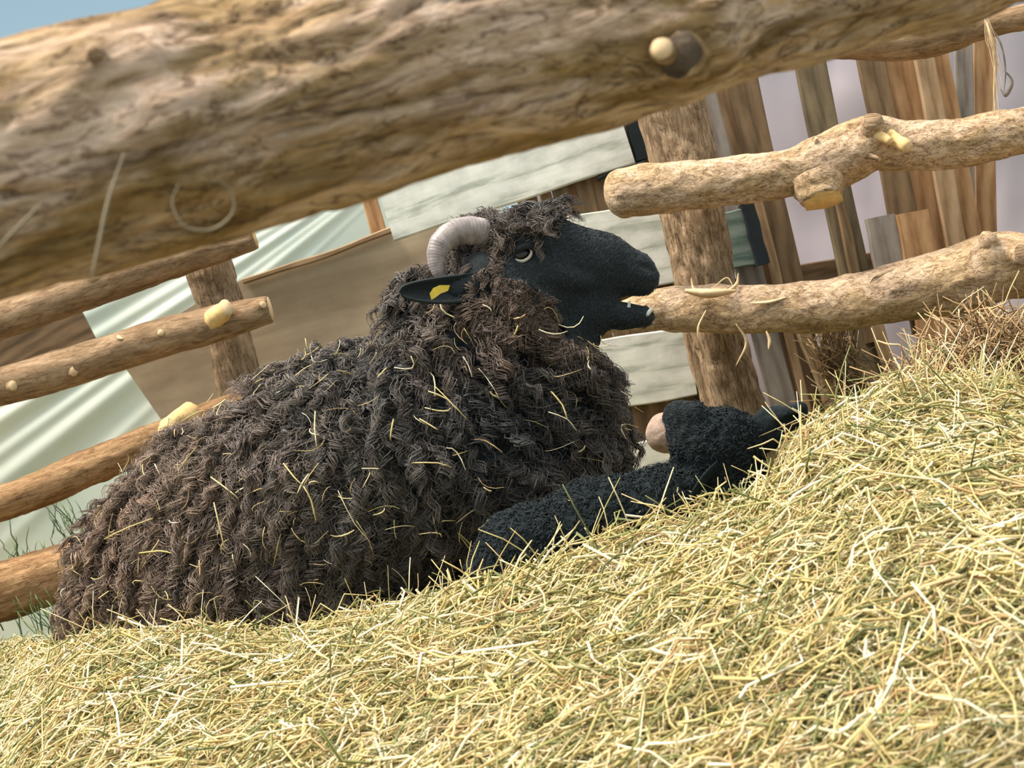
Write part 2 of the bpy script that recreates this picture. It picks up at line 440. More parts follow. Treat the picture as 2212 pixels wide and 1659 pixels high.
o = make_mesh('hay', allv, faces, [M_haybase, M_hay], attrs={'rnd': np.concatenate([np.full(nb, 0.2), rn])}, fmat=fm)
tag(o, 'deep bed of loose yellow hay sloping up in front of the sheep and lamb', 'hay', kind='stuff')

# ------------------------------------------------------------------ logs, rails and posts
def log(name, label, cat, pts, mat, group=None, ring=40, rough=0.05, lump=0.06, ridge=0.0, knots=(), taper_end=(0, 0), seed=1, seg=0.010, capmat=None, tol=None):
    """pts: (x, y, depth, radius in px). knots: (x, y, amp m, size m) on the side facing the camera."""
    c = np.array([P(q[0], q[1], q[2]) for q in pts]); rr = np.array([px(q[3], q[2]) for q in pts])
    L = np.linalg.norm(c[-1] - c[0]); n = max(12, int(L / seg))
    cc = catmull(np.hstack([c, rr[:, None]]), n); C = cc[:, :3]; R = cc[:, 3].copy()
    # rounded rims at both ends
    s = np.concatenate([[0], np.cumsum(np.linalg.norm(np.diff(C, axis=0), axis=1))])
    for e_, te in ((s, taper_end[0]), (s[-1] - s, taper_end[1])):
        if te > 0: R = R * np.sqrt(np.clip(1 - np.clip(1 - e_ / te, 0, 1) ** 2 * 0.9, 0.05, 1))
        else: R = R * np.where(e_ < 0.004, 0.94, 1)
    T = norm(np.gradient(C, axis=0)); ax = norm(c[-1] - c[0])
    ref = np.array([0, 1, 0]) if abs(ax[1]) < 0.8 else np.array([1, 0, 0])
    B = norm(np.cross(T, ref)); Nn = np.cross(B, T)
    a = np.arange(ring) * 2 * math.pi / ring
    d = np.cos(a)[None, :, None] * B[:, None] + np.sin(a)[None, :, None] * Nn[:, None]
    v = C[:, None] + d * R[:, None, None]
    # local coordinates for the noise
    q = np.stack([np.broadcast_to(s[:, None], v.shape[:2]), np.cos(a)[None] * R[:, None], np.sin(a)[None] * R[:, None]], -1).reshape(-1, 3)
    mr = R.mean()
    h = lump * mr * fbm(q * np.array([0.5, 1, 1]), 0.7 / mr, 2, seed) + rough * mr * fbm(q * np.array([0.4, 1, 1]), 3.0 / mr, 3, seed + 5)
    if ridge:
        rd = fbm(q * np.array([0.10, 1, 1]) + 0.15 * mr * fbm(q, 1 / mr, 2, 3)[:, None], 5.0 / mr, 2, seed + 9)
        h -= ridge * mr * np.clip(np.abs(rd) * -3 + 1, 0, 1)
    v = v.reshape(-1, 3); dd = d.reshape(-1, 3)
    for (kx, ky, amp, size) in knots:
        j = np.argmin([abs((W + H) * 0 + (p_[0] - kx)) for p_ in zip(*proj(C))])
        Yk = C[j, 1] - R[j] * 0.9; kp = P(kx, ky, Yk)
        h += amp * np.exp(-(np.linalg.norm(v - kp, axis=1) / size) ** 2)
    v = v + dd * h[:, None]
    n0 = len(v)
    i = np.arange(n - 1)[:, None] * ring; k0 = np.arange(ring); k1 = (k0 + 1) % ring
    f = np.stack([i + k0, i + k1, i + ring + k1, i + ring + k0], -1).reshape(-1, 4)
    v = np.vstack([v, C[0] - T[0] * 0.002, C[-1] + T[-1] * 0.002])
    cap0 = np.stack([np.full(ring, n0), k1, k0], -1); cap1 = np.stack([np.full(ring, n0 + 1), (n - 1) * ring + k0, (n - 1) * ring + k1], -1)
    xa = ax; za = norm(np.cross(xa, np.array([0, 1, 0.001]))); ya = np.cross(za, xa)
    M = Matrix.Identity(4)
    for r_ in range(3):
        M[r_][0] = xa[r_]; M[r_][1] = ya[r_]; M[r_][2] = za[r_]; M[r_][3] = c[0][r_]
    fmx = np.concatenate([np.zeros(len(f), int), np.ones(2 * ring, int)])
    o = make_mesh(name, v, [f, cap0, cap1], [mat, capmat or M_cut], M=M, fmat=fmx)
    tag(o, label, cat, group); return o

def stub(parent, a, b, ra, rb, name='branch_stub', mat=None, cap=None, label=None, ring=16, seed=1):
    """a,b world points; short branch stub with a pale cut face."""
    n = 9; C = np.linspace(a, b, n); R = np.linspace(ra, rb, n); R[-1] *= 0.95
    T = norm(np.gradient(C, axis=0)); rf = np.array([0.3, 0.2, 0.9]); B = norm(np.cross(T, rf)); Nn = np.cross(B, T)
    an = np.arange(ring) * 2 * math.pi / ring
    d = np.cos(an)[None, :, None] * B[:, None] + np.sin(an)[None, :, None] * Nn[:, None]
    v = (C[:, None] + d * R[:, None, None]).reshape(-1, 3); v = v + d.reshape(-1, 3) * (fbm(v, 90, 2, seed) * ra * 0.12)[:, None]
    i = np.arange(n - 1)[:, None] * ring; k0 = np.arange(ring); k1 = (k0 + 1) % ring
    f = np.stack([i + k0, i + k1, i + ring + k1, i + ring + k0], -1).reshape(-1, 4)
    n0 = len(v); v = np.vstack([v, C[-1]])
    cp = np.stack([np.full(ring, n0), (n - 1) * ring + k0, (n - 1) * ring + k1], -1)
    o = make_mesh(name, v, [f, cp], [mat or M_rail, cap or M_cut_pale], parent=parent, fmat=np.concatenate([np.zeros(len(f), int), np.ones(ring, int)]))
    if label: o['label'] = label
    return o

def wisp(parent, pts, r, name, mat, label=None, seed=1, k=4, flat=0.5):
    c = catmull(np.array(pts), 24)
    v, fs, t, isl = tubes(c[None], (r * np.sin(np.linspace(0.35, 2.9, 24)))[None], k, seed, flat)
    o = make_mesh(name, v, fs, mat, parent=parent, attrs={'rnd': np.full(len(v), 0.8)})
    if label: o['label'] = label
    return o

# thick blurred log across the top
front = log('foreground_log', 'thick barked log crossing the whole top of the picture close by', 'log',
            [(-420, 470, 1.15, 280), (0, 362, 1.2, 273), (700, 190, 1.29, 255), (1400, 8, 1.38, 232), (2212, -190, 1.5, 196), (2600, -290, 1.56, 180), (3300, -470, 1.66, 165)],
            M_front, ring=150, rough=0.06, lump=0.07, ridge=0.05, seg=0.004, seed=3,
            knots=[(1440, 100, 0.012, 0.045), (1530, 80, 0.010, 0.04), (1560, 160, -0.006, 0.016), (1580, 110, 0.008, 0.02), (180, 110, 0.010, 0.03), (250, 190, -0.010, 0.02), (300, 120, 0.008, 0.02), (330, 250, 0.006, 0.03), (440, 440, 0.004, 0.03)])
fk = P(1452, 125, 1.33)
stub(front, P(1476, 116, 1.37), P(1466, 116, 1.278), 0.040, 0.017, 'knot', M_front, M_hollow, 'broad knot collar with a dark hollow', seed=7)
stub(front, P(1400, 40, 1.36), P(1404, 28, 1.298), 0.018, 0.008, 'knot', M_front, M_front, seed=8)
stub(front, P(1530, 30, 1.36), P(1532, 26, 1.30), 0.016, 0.007, 'knot', M_front, M_front, seed=9)
stub(front, fk + np.array([0.004, 0.03, 0]), P(1428, 106, 1.262), 0.014, 0.0095, 'knot', M_front, M_cut_pale, 'pale sawn knot with dark ring', seed=4)
stub(front, P(206, 118, 1.15), P(204, 116, 1.128), 0.008, 0.005, 'knot', M_front, M_post, 'dark knot near the left end', seed=5)
wisp(front, [P(268, 330, 1.095), P(235, 430, 1.09), P(215, 520, 1.09), P(195, 610, 1.09)], 0.0015, 'straw_wisp', M_straw)
wisp(front, [P(90, 440, 1.085), P(40, 490, 1.085), P(-10, 540, 1.085)], 0.0013, 'straw_wisp', M_straw)
wisp(front, [P(385, 400, 1.10), P(372, 440, 1.10), P(400, 490, 1.10), P(460, 495, 1.105), P(505, 455, 1.105), P(490, 400, 1.105), P(430, 385, 1.10)], 0.0010, 'curled_straw', M_straw)

# left fence
FL = 'peeled rails of the left fence'
post_l = log('fence_post', 'barked post on the left carrying the fence rails', 'fence post',
    [(405, 440, 4.10, 52), (445, 560, 4.10, 50), (490, 700, 4.10, 47), (530, 880, 4.10, 50), (640, 1250, 4.10, 52)], M_post, ridge=0.08, rough=0.05, seed=2)
ra_ = log('fence_rail', 'topmost rail of the left fence, partly under the thick foreground log', 'fence rail',
    [(-350, 800, 3.96, 44), (0, 690, 3.96, 42), (250, 605, 3.96, 40), (550, 510, 3.96, 30)], M_rail_left, FL, seed=11, knots=[(60, 665, 0.008, 0.03)])
rb_ = log('fence_rail', 'second rail down of the left fence, ending in a ragged tip just past the post', 'fence rail',
    [(-350, 905, 3.94, 40), (0, 835, 3.94, 42), (220, 770, 3.94, 42), (420, 710, 3.94, 40), (585, 668, 3.94, 30)], M_rail_left, FL, seed=12,
    knots=[(465, 672, 0.010, 0.025), (255, 742, 0.006, 0.02), (160, 800, 0.005, 0.02), (560, 660, 0.006, 0.02)], capmat=M_cut_pale)
stub(rb_, P(452, 700, 3.93), P(492, 664, 3.87), 0.030, 0.020, mat=M_cut, cap=M_cut_pale, label='pale broken stub in front of the post', seed=2)
stub(rb_, P(256, 765, 3.92), P(262, 728, 3.90), 0.014, 0.011, mat=M_rail_left, cap=M_cut_pale, seed=3)
stub(rb_, P(150, 805, 3.92), P(160, 802, 3.888), 0.015, 0.011, mat=M_rail_left, cap=M_cut_pale, seed=4)
stub(rb_, P(350, 722, 3.92), P(347, 718, 3.89), 0.013, 0.009, mat=M_rail_left, cap=M_cut_pale, seed=5)
stub(rb_, P(562, 662, 3.92), P(568, 657, 3.90), 0.013, 0.009, mat=M_rail_left, cap=M_cut_pale, seed=6)
stub(rb_, P(20, 838, 3.92), P(28, 833, 3.888), 0.016, 0.012, mat=M_rail_left, cap=M_cut_pale, seed=7)
rc_ = log('fence_rail', 'orange brown third rail of the left fence running behind the sheep', 'fence rail',
    [(-350, 1190, 3.92, 44), (0, 1088, 3.92, 40), (200, 1008, 3.92, 40), (430, 912, 3.92, 36), (620, 850, 3.92, 34)], M_rail_orange, FL, ridge=0.06, seed=13)
stub(rc_, P(370, 935, 3.90), P(412, 888, 3.83), 0.036, 0.026, mat=M_cut, cap=M_cut, label='yellow stripped stub above the sheep back', seed=8)
rd_ = log('fence_rail', 'thick lowest rail of the left fence lying near the grass', 'fence rail',
    [(-350, 1395, 3.90, 72), (0, 1278, 3.90, 66), (200, 1215, 3.90, 62), (500, 1110, 3.90, 60)], M_rail_orange, FL, ridge=0.05, lump=0.10, seed=14)

# right fence
FR = 'rails of the right fence'
post_r = log('fence_post', 'thick barked post on the right behind the open mouth of the sheep', 'fence post',
    [(1410, 90, 3.66, 74), (1455, 260, 3.66, 74), (1500, 480, 3.66, 70), (1540, 700, 3.66, 66), (1590, 900, 3.66, 70), (1640, 1120, 3.66, 72)],
    M_post, ridge=0.12, rough=0.06, ring=64, seed=5)
r1 = log('fence_rail', 'upper knobbly rail of the right fence with a rounded left end', 'fence rail',
    [(1306, 418, 3.48, 50), (1400, 408, 3.48, 55), (1560, 392, 3.47, 52), (1700, 372, 3.46, 52), (1790, 350, 3.45, 62), (1880, 310, 3.44, 60), (1960, 312, 3.43, 55), (2080, 308, 3.42, 55), (2212, 282, 3.4, 52), (2600, 240, 3.36, 52), (3150, 150, 3.3, 50)],
    M_rail, FR, rough=0.06, lump=0.08, taper_end=(0.035, 0), ring=56, seed=21, seg=0.006,
    knots=[(1770, 400, 0.018, 0.03), (1900, 280, 0.018, 0.025), (1860, 330, 0.010, 0.03), (1750, 300, 0.006, 0.02)], capmat=M_rail)
stub(r1, P(1765, 385, 3.42), P(1778, 434, 3.402), 0.056, 0.046, mat=M_rail, cap=M_cut, label='sawn branch stub with yellow cut face', seed=11)
stub(r1, P(1905, 285, 3.40), P(1962, 318, 3.34), 0.017, 0.012, mat=M_cut, cap=M_cut_pale, label='snapped pale twig stub', seed=12)
stub(r1, P(1880, 285, 3.39), P(1925, 305, 3.35), 0.013, 0.008, name='splinter', mat=M_cut, cap=M_cut_pale, seed=31)
stub(r1, P(1865, 330, 3.39), P(1900, 345, 3.37), 0.010, 0.004, name='splinter', mat=M_post, cap=M_cut_pale, seed=32)
stub(r1, P(1880, 300, 3.42), P(1885, 258, 3.36), 0.030, 0.020, mat=M_rail, cap=M_post, seed=13)
stub(r1, P(1760, 325, 3.42), P(1764, 298, 3.40), 0.008, 0.004, mat=M_rail, seed=14)
r2 = log('fence_rail', 'lower rail of the right fence touching the muzzle of the sheep', 'fence rail',
    [(1290, 700, 3.54, 24), (1400, 672, 3.52, 42), (1500, 668, 3.50, 52), (1620, 668, 3.47, 54), (1760, 660, 3.45, 56), (1900, 640, 3.43, 60), (2060, 605, 3.41, 72), (2160, 575, 3.40, 74), (2300, 570, 3.38, 60), (2600, 540, 3.34, 60), (3150, 440, 3.28, 58)],
    M_rail, FR, rough=0.06, lump=0.08, ring=56, seed=22, seg=0.006, knots=[(2135, 530, 0.018, 0.03), (2205, 560, 0.012, 0.025), (1925, 590, 0.006, 0.03)], capmat=M_rail)
stub(r2, P(2110, 560, 3.37), P(2138, 508, 3.33), 0.022, 0.016, mat=M_rail, cap=M_rail, seed=15)
stub(r2, P(2200, 560, 3.36), P(2214, 545, 3.31), 0.028, 0.022, mat=M_rail, cap=M_post, seed=16)
def peel(pts, r, seed): return wisp(r2, [P(*q) for q in pts], r, 'peeled_bark_strip', M_cut_pale, seed=seed)
peel([(1480, 628, 3.44), (1530, 634, 3.42), (1590, 628, 3.43)], 0.011, 1)
peel([(1493, 600, 3.46), (1500, 625, 3.44), (1530, 640, 3.43)], 0.004, 2)
peel([(1595, 590, 3.46), (1590, 615, 3.44), (1560, 635, 3.43)], 0.004, 3)
peel([(1525, 670, 3.41), (1508, 710, 3.41), (1518, 750, 3.42), (1536, 790, 3.43)], 0.005, 4)
peel([(1590, 700, 3.41), (1612, 740, 3.42), (1590, 790, 3.43)], 0.003, 5)
peel([(1620, 655, 3.415), (1660, 652, 3.41), (1700, 642, 3.41)], 0.006, 6)
peel([(1540, 622, 3.44), (1570, 600, 3.45), (1585, 622, 3.44)], 0.002, 7)
peel([(1655, 715, 3.42), (1662, 735, 3.42), (1660, 755, 3.42)], 0.005, 8)
peel([(1870, 640, 3.39), (1885, 600, 3.385), (1925, 580, 3.385)], 0.003, 9)
r3 = log('fence_rail', 'topmost rail at the right coming out under the thick foreground log', 'fence rail',
    [(1620, 90, 3.48, 28), (1820, 92, 3.46, 34), (1950, 88, 3.45, 44), (2060, 68, 3.44, 42), (2110, 60, 3.44, 30), (2150, 52, 3.44, 26), (2230, 32, 3.43, 28), (2600, -60, 3.40, 30), (3150, -190, 3.34, 30)],
    M_rail_left, FR, lump=0.05, rough=0.05, seed=23)
r4 = log('fence_rail', 'lowest rail with a rounded pinkish end beside the lamb nose', 'fence rail',
    [(1432, 934, 3.30, 48), (1450, 938, 3.38, 42), (1470, 945, 3.50, 40)], M_pink, FR, lump=0.05, rough=0.02, taper_end=(0.03, 0), seed=24, seg=0.005, capmat=M_pink)

# ------------------------------------------------------------------ boards
def board(name, label, cat, a, b, w, Y, mat, group=None, th=0.022, Yb=None, warp=0.0, seed=1, notch=0.0):
    """a,b: pixel end points of the centre line, w: pixel width."""
    Yb = Yb or Y
    A, B = P(*a, Y), P(*b, Yb); L = np.linalg.norm(B - A); xa = (B - A) / L
    wd = px(w, (Y + Yb) / 2)
    za = norm(np.cross(xa, np.array([0, 1.0, 0]))); ya = np.cross(za, xa)
    n = max(6, int(L / 0.03)); bev = min(0.003, th * 0.2)
    prof = []
    hw, ht = wd / 2, th / 2
    for (cy, cz) in ((-1, -1), (-1, 1), (1, 1), (1, -1)):
        if (cy, cz) in ((-1, -1), (1, 1)): pr = [(cy * ht, cz * (hw - bev)), (cy * (ht - bev), cz * hw)][::1]
        else: pr = [(cy * (ht - bev), cz * hw), (cy * ht, cz * (hw - bev))]
        prof += pr
    prof = [(-ht, -(hw - bev)), (-ht, hw - bev), (-(ht - bev), hw), (ht - bev, hw), (ht, hw - bev), (ht, -(hw - bev)), (ht - bev, -hw), (-(ht - bev), -hw)]
    m = len(prof); g = np.random.default_rng(seed)
    v = []
    ph = g.uniform(0, 6)
    for i in range(n + 1):
        t = i / n; off = warp * math.sin(t * math.pi) ; e0 = 0
        for (py, pz) in prof:
            q = A + xa * t * L + ya * (py) + za * (pz + off)
            q = q + za * 0.0015 * math.sin(t * 11 + ph + (1 if pz > 0 else 2.2))
            if i in (0, n): q = q + xa * notch * math.sin(pz / hw * 3 + ph) * (1 if i else -1)
            v.append(q)
    v = np.array(v); i = np.arange(n)[:, None] * m; k0 = np.arange(m); k1 = (k0 + 1) % m
    f = np.stack([i + k0, i + k1, i + m + k1, i + m + k0], -1).reshape(-1, 4)
    M = Matrix.Identity(4)
    for r_ in range(3):
        M[r_][0] = xa[r_]; M[r_][1] = ya[r_]; M[r_][2] = za[r_]; M[r_][3] = A[r_]
    o = make_mesh(name, v, [f, k0[::-1][None], (n * m + k0)[None]], mat, M=M, smooth=False)
    # shift the texture so that no two boards share a grain
    tag(o, label, cat, group); return o

GW = 'whitewashed planks behind the sheep'
board('whitewashed_plank', 'weathered white plank above the sheep head with a black strip at its end', 'plank', (834, 464), (1354, 298), 118, 3.855, M_white, GW, seed=1)
board('whitewashed_plank', 'weathered white plank directly behind the sheep face', 'plank', (1000, 600), (1446, 522), 182, 3.855, M_white, GW, seed=2)
board('whitewashed_plank', 'wide white plank below the sheep chin with swirling grain', 'plank', (1150, 836), (1493, 779), 152, 3.855, M_white, GW, seed=3)
board('whitewashed_plank', 'lowest white plank between the sheep chest and the lamb nose', 'plank', (1250, 1037), (1530, 985), 115, 3.855, M_white, GW, seed=4)
board('rubber_strip', 'black rubber strip at the end of the top white plank', 'strip', (1366, 255), (1390, 345), 34, 3.858, M_rubber, th=0.024)
board('rubber_strip', 'thin black strip along the lower edge of the top white plank', 'strip', (1290, 386), (1392, 352), 9, 3.858, M_rubber, th=0.026)
board('rubber_strip', 'black strip capping the grey green board right of the post', 'strip', (1612, 440), (1646, 572), 30, 3.852, M_rubber, th=0.04)
board('grey_green_board', 'short grey green board poking out right of the thick post', 'board', (1500, 532), (1622, 512), 124, 3.86, M_teal, th=0.03, seed=6)

# plywood sheet, bent along its top edge
A = [(250, 765), (430, 652), (520, 606), (640, 573), (745, 537), (845, 494), (960, 455)]
top = catmull(np.array([P(x, y, 4.30) for x, y in A]), 40)
bot = catmull(np.array([P(x, y, 4.30) for x, y in [(352, 912), (560, 990), (700, 1000), (800, 1000), (880, 1000), (960, 1000), (1080, 980)]]), 40)
tl = P(285, 745, 4.3)
rows = 14; v = []
for s_ in np.linspace(0, 1, rows):
    c = top * (1 - s_) + bot * s_; v.append(c)
v = np.array(v).reshape(-1, 3); vb = v + np.array([0, 0.014, 0])
f = gridfaces(rows, 40); nv = len(v)
per = [i for i in range(40)] + [(r_ * 40 + 39) for r_ in range(1, rows)] + [(rows - 1) * 40 + i for i in range(38, -1, -1)] + [r_ * 40 for r_ in range(rows - 2, 0, -1)]
sd_ = np.array([[per[i], per[(i + 1) % len(per)], per[(i + 1) % len(per)] + nv, per[i] + nv] for i in range(len(per))])
Mx = Matrix.Translation(Vector(tuple(P(300, 780, 4.3))))
o = make_mesh('plywood_sheet', np.vstack([v, vb]), [f, f[:, ::-1] + nv, sd_], [M_ply, M_ply_edge], M=Mx, smooth=False,
          fmat=np.concatenate([np.zeros(2 * len(f), int), np.ones(len(sd_), int)]))
tag(o, 'bent tan plywood sheet standing behind the sheep back and the left post', 'plywood sheet')
board('plywood_batten', 'pale thin batten on the top edge of the plywood sheet', 'batten', (525, 607), (845, 497), 12, 4.285, M_lightb, warp=-0.006)
board('wooden_stake', 'orange stake standing between the plastic sheet and the top white plank', 'stake', (770, 330), (905, 820), 34, 4.36, M_orange)

GS = 'slats of the wooden wall on the right'
slats = [
 ('rough bark edged slat right beside the thick post', (1496, 120), (1726, 1000), 58, 3.90, M_grey),
 ('narrow light slat, second from the thick post', (1540, 120), (1765, 1000), 34, 3.945, M_lightb),
 ('brown slat left of the widest plastic gap', (1592, 120), (1790, 1000), 64, 3.92, M_brown),
 ('thin pale lath running beside the brown slat', (1628, 390), (1745, 900), 20, 3.895, M_lightb),
 ('olive slat standing alone between two plastic gaps', (1735, 70), (1925, 980), 66, 3.90, M_olive),
 ('thin light lath fixed on the lone olive slat', (1790, 330), (1880, 740), 22, 3.885, M_brown),
 ('brown slat at the left of the orange group', (1868, 60), (2000, 720), 60, 3.92, M_brown),
 ('wide orange brown slat in the orange group', (1930, 60), (2062, 760), 66, 3.945, M_orange),
 ('bright slat in the middle of the orange group', (1985, 60), (2095, 700), 44, 3.91, M_lightb),
 ('thin orange slat at the right of the orange group', (2018, 60), (2125, 640), 38, 3.945, M_orange),
 ('grey upright slat next to the orange corner slat', (2078, 30), (2096, 800), 38, 3.968, M_grey),
 ('orange corner slat before the big plastic area', (2126, -30), (2130, 800), 44, 3.985, M_orange),
 ('short grey brown board end above the lower rail', (1900, 468), (1945, 690), 66, 3.87, M_grey),
 ('short orange board end above the lower rail', (1970, 458), (2025, 760), 74, 3.86, M_orange),
 ('light lath leaning below the lower rail', (1725, 690), (1830, 960), 30, 3.86, M_lightb),
 ('dark board below the lower rail behind the hanging hay', (1790, 600), (1870, 960), 84, 3.94, M_olive),
 ('short light orange upright below the lower rail', (1890, 690), (1945, 880), 26, 3.87, M_lightb),
]
for i, (lb, a, b, w_, Y_, mt_) in enumerate(slats):
    board('wooden_slat', lb, 'slat', a, b, w_, Y_, mt_, GS, seed=30 + i, th=0.02)
board('cross_batten', 'dark brown cross batten behind the slats above the lower rail', 'batten', (1590, 622), (1990, 545), 44, 3.97, M_brown)
board('cross_batten', 'short light batten low down beside the hanging hay', 'batten', (1840, 868), (1930, 848), 44, 3.89, M_lightb)
gm = [M_brown, M_lightb, M_olive, M_orange, M_brown, M_lightb, M_brown, M_olive, M_orange, M_brown]
xs = [1130, 1172, 1206, 1232, 1262, 1300, 1340, 1382, 1420, 1452]; wd_ = [44, 26, 34, 22, 36, 44, 42, 40, 36, 34]
for i in range(10):
    board('back_slat', 'upright board %s seen through the gaps between the white planks' % ['far left', 'thin and light', 'olive', 'narrow orange', 'brown', 'pale', 'wide brown', 'dark olive', 'orange', 'nearest the post'][i],
          'slat', (xs[i] - 75, 100), (xs[i] + 170, 1080), wd_[i], 3.876 + 0.018 * (i % 2), gm[i], 'upright boards behind the white planks', seed=60 + i, th=0.016)

# ------------------------------------------------------------------ plastic sheets
def sheet(name, label, corners, Y, mat, nu=150, nv=90, folds=None, th=0.002):
    (a, b, c, d) = [np.array(P(x, y, yy)) for (x, y, yy) in corners]     # tl, tr, br, bl
    u, w_ = np.meshgrid(np.linspace(0, 1, nu), np.linspace(0, 1, nv), indexing='ij')
    p = (a * ((1 - u) * (1 - w_))[..., None] + b * (u * (1 - w_))[..., None] + c * (u * w_)[..., None] + d * ((1 - u) * w_)[..., None])
    p = p.reshape(-1, 3)
    x, y = proj(p)
    p[:, 1] += folds(x, y)
    me = make_mesh(name, p, gridfaces(nu, nv), mat); tag(me, label, 'plastic sheet')
    md = me.modifiers.new('thickness', 'SOLIDIFY'); md.thickness = th
    return me
def folds_left(x, y):
    # pleats radiating down and to the left from the tied corner
    ax_, ay_ = 1000, 250
    an = np.degrees(np.arctan2(y - ay_, ax_ - x)); r_ = np.hypot(x - ax_, y - ay_)
    s = 0
    for c_, w_, h_ in ((33.5, 0.9, 0.05), (36.2, 0.7, 0.035), (38.5, 1.1, 0.05), (31, 0.8, 0.03), (43, 0.6, 0.015), (28, 1.0, 0.03), (24.0, 1.0, 0.03)):
        s = s - 0.32 * h_ * np.exp(-((an - c_) / (1.25 * w_)) ** 2) * np.clip(r_ / 800, 0.05, 1.3)
    q = np.stack([x, y, x * 0], -1)
    return s + 0.02 * fbm(q, 0.003, 2, 2)
sheet('plastic_sheet', 'white pleated plastic sheet behind the left fence', [(-700, 250, 4.75), (960, -60, 4.75), (1250, 1100, 4.75), (-500, 1560, 4.75)], 4.75, M_sheet, 460, 260, folds_left)
def folds_right(x, y):
    q = np.stack([x, y, x * 0], -1) * np.array([1, 0.4, 1]); return 0.025 * fbm(q, 0.010, 2, 4)
sheet('plastic_sheet', 'lavender plastic sheet behind the wooden slats on the right', [(980, -60, 4.45), (2900, -420, 4.45), (3100, 900, 4.45), (1330, 1220, 4.45)], 4.45, M_sheet2, 160, 90, folds_right)
board('brown_board', 'dark brown board wedged between the upper left rails before the plastic', 'board', (-420, 1000), (185, 690), 150, 4.45, M_brown, th=0.02, seed=90)

# twine and hanging hay
tw = empty('frayed_twine', P(2140, 60, 3.38), 'frayed pale twine hanging from the topmost right rail', 'twine')
wisp(tw, [P(2122, 30, 3.38), P(2138, 70, 3.36), P(2150, 130, 3.37), P(2148, 200, 3.38), P(2150, 250, 3.38)], 0.0032, 'twine_strand', M_cut_pale, seed=1)
wisp(tw, [P(2128, 45, 3.37), P(2160, 90, 3.37), P(2172, 150, 3.37), P(2168, 205, 3.37)], 0.0025, 'twine_strand', M_grey, seed=2)
for q_, (dx1, dx2, ln) in enumerate([(-8, 6, 200), (4, -6, 230), (-4, 14, 150), (10, 20, 170), (-12, -4, 120), (6, 30, 140), (0, 12, 260)]):
    wisp(tw, [P(2130 + dx1 * .3, 34, 3.37), P(2142 + dx1, 90, 3.362), P(2150 + dx2 * .5, 40 + ln * .7, 3.365), P(2150 + dx2, 40 + ln, 3.37)], 0.0011, 'frayed_fibre', M_cut_pale, seed=20 + q_)
wisp(tw, [P(2168, 150, 3.37), P(2186, 175, 3.37), P(2172, 205, 3.37), P(2160, 190, 3.37)], 0.006, 'twine_knot', M_grey, seed=3)

def tuft(name, label, cat, boxes, n, mat, lmin, lmax, rmin, rmax, dirf, seed, kind='stuff', curl=0.25):
    g = np.random.default_rng(seed); ps = []; rs = []
    for _ in range(n):
        b = boxes[g.integers(len(boxes))]
        c = P(g.normal(b[0], b[2]), g.normal(b[1], b[3]), g.normal(b[4], b[5]))
        d = norm(dirf(g)); L = g.uniform(lmin, lmax); t = np.linspace(-0.5, 0.5, 6)[:, None]
        q = c + d * t * L + g.normal(0, curl, 3) * L * t ** 2 * 2 + g.normal(0, curl * 0.3, 3) * L * np.sin(t * 10)
        ps.append(q); rs.append(g.uniform(rmin, rmax) * np.array([0.8, 1, 1, 0.9, 0.8, 0.5]))
    v, fs, t, isl = tubes(np.array(ps), np.array(rs), 3, seed)
    o = make_mesh(name, v, fs, mat, attrs={'rnd': g.random(n)[isl]})
    tag(o, label, cat, kind=kind); return o
iso = lambda g: g.normal(size=3) * np.array([1, 0.7, 0.8])
tuft('dry_brown_hay', 'dark brown dry hay heaped at the right behind the yellow hay', 'hay',
     [(2100, 800, 60, 35, 3.1, 0.06), (2190, 790, 50, 45, 3.1, 0.06), (2150, 740, 50, 30, 3.12, 0.05), (2040, 830, 50, 25, 3.05, 0.05), (2230, 860, 60, 60, 3.1, 0.08), (2100, 880, 90, 40, 3.05, 0.08)],
     1900, M_dryhay, 0.05, 0.16, 0.0008, 0.0022, iso, 31)
down = lambda g: np.array([g.normal(0.25, 0.3), g.normal(0, 0.2), -1.0])
tuft('hanging_hay', 'withered hay tuft hanging below the lower right rail', 'hay',
     [(1800, 770, 22, 22, 3.55, 0.02), (1825, 820, 22, 30, 3.55, 0.02), (1845, 860, 18, 25, 3.56, 0.02)], 260, M_dryhay, 0.06, 0.14, 0.0007, 0.0020, down, 32, curl=0.4)
updir = lambda g: np.array([g.normal(-0.1, 0.35), g.normal(0, 0.2), 1.0])
tuft('grass_blades', 'dark green grass blades growing along the lowest left rail', 'grass',
     [(60, 1200, 40, 22, 4.2, 0.1), (150, 1130, 22, 22, 4.2, 0.05), (40, 1225, 30, 16, 4.2, 0.05), (60, 1345, 70, 12, 3.75, 0.05), (110, 1335, 40, 10, 3.7, 0.04)], 90, M_grass, 0.05, 0.12, 0.0010, 0.0022, updir, 33, curl=0.10)

# ------------------------------------------------------------------ animals: bodies as smooth blended fields
def sdf_eval(prims, p, cam_sq=None):
    d = None
    for pr in prims:
        a, b, ra, rb, sy, k, op = pr
        S = np.array([1, 1 / sy, 1]); A = a * S; B = b * S; q = p * S
        ab = B - A; L2 = max(ab @ ab, 1e-9)
        h = np.clip(((q - A) @ ab) / L2, 0, 1)
        dd = np.linalg.norm(q - A - h[:, None] * ab, axis=1) - (ra * (1 - h) + rb * h)
        dd *= min(1.0, sy) if sy < 1 else 1.0
        if d is None: d = dd
        elif op == 'sub':
            hh = np.clip(0.5 - 0.5 * (d + dd) / k, 0, 1); d = d * (1 - hh) - dd * hh + k * hh * (1 - hh)
        else:
            hh = np.clip(0.5 + 0.5 * (dd - d) / k, 0, 1); d = dd * (1 - hh) + d * hh - k * hh * (1 - hh)
    return d

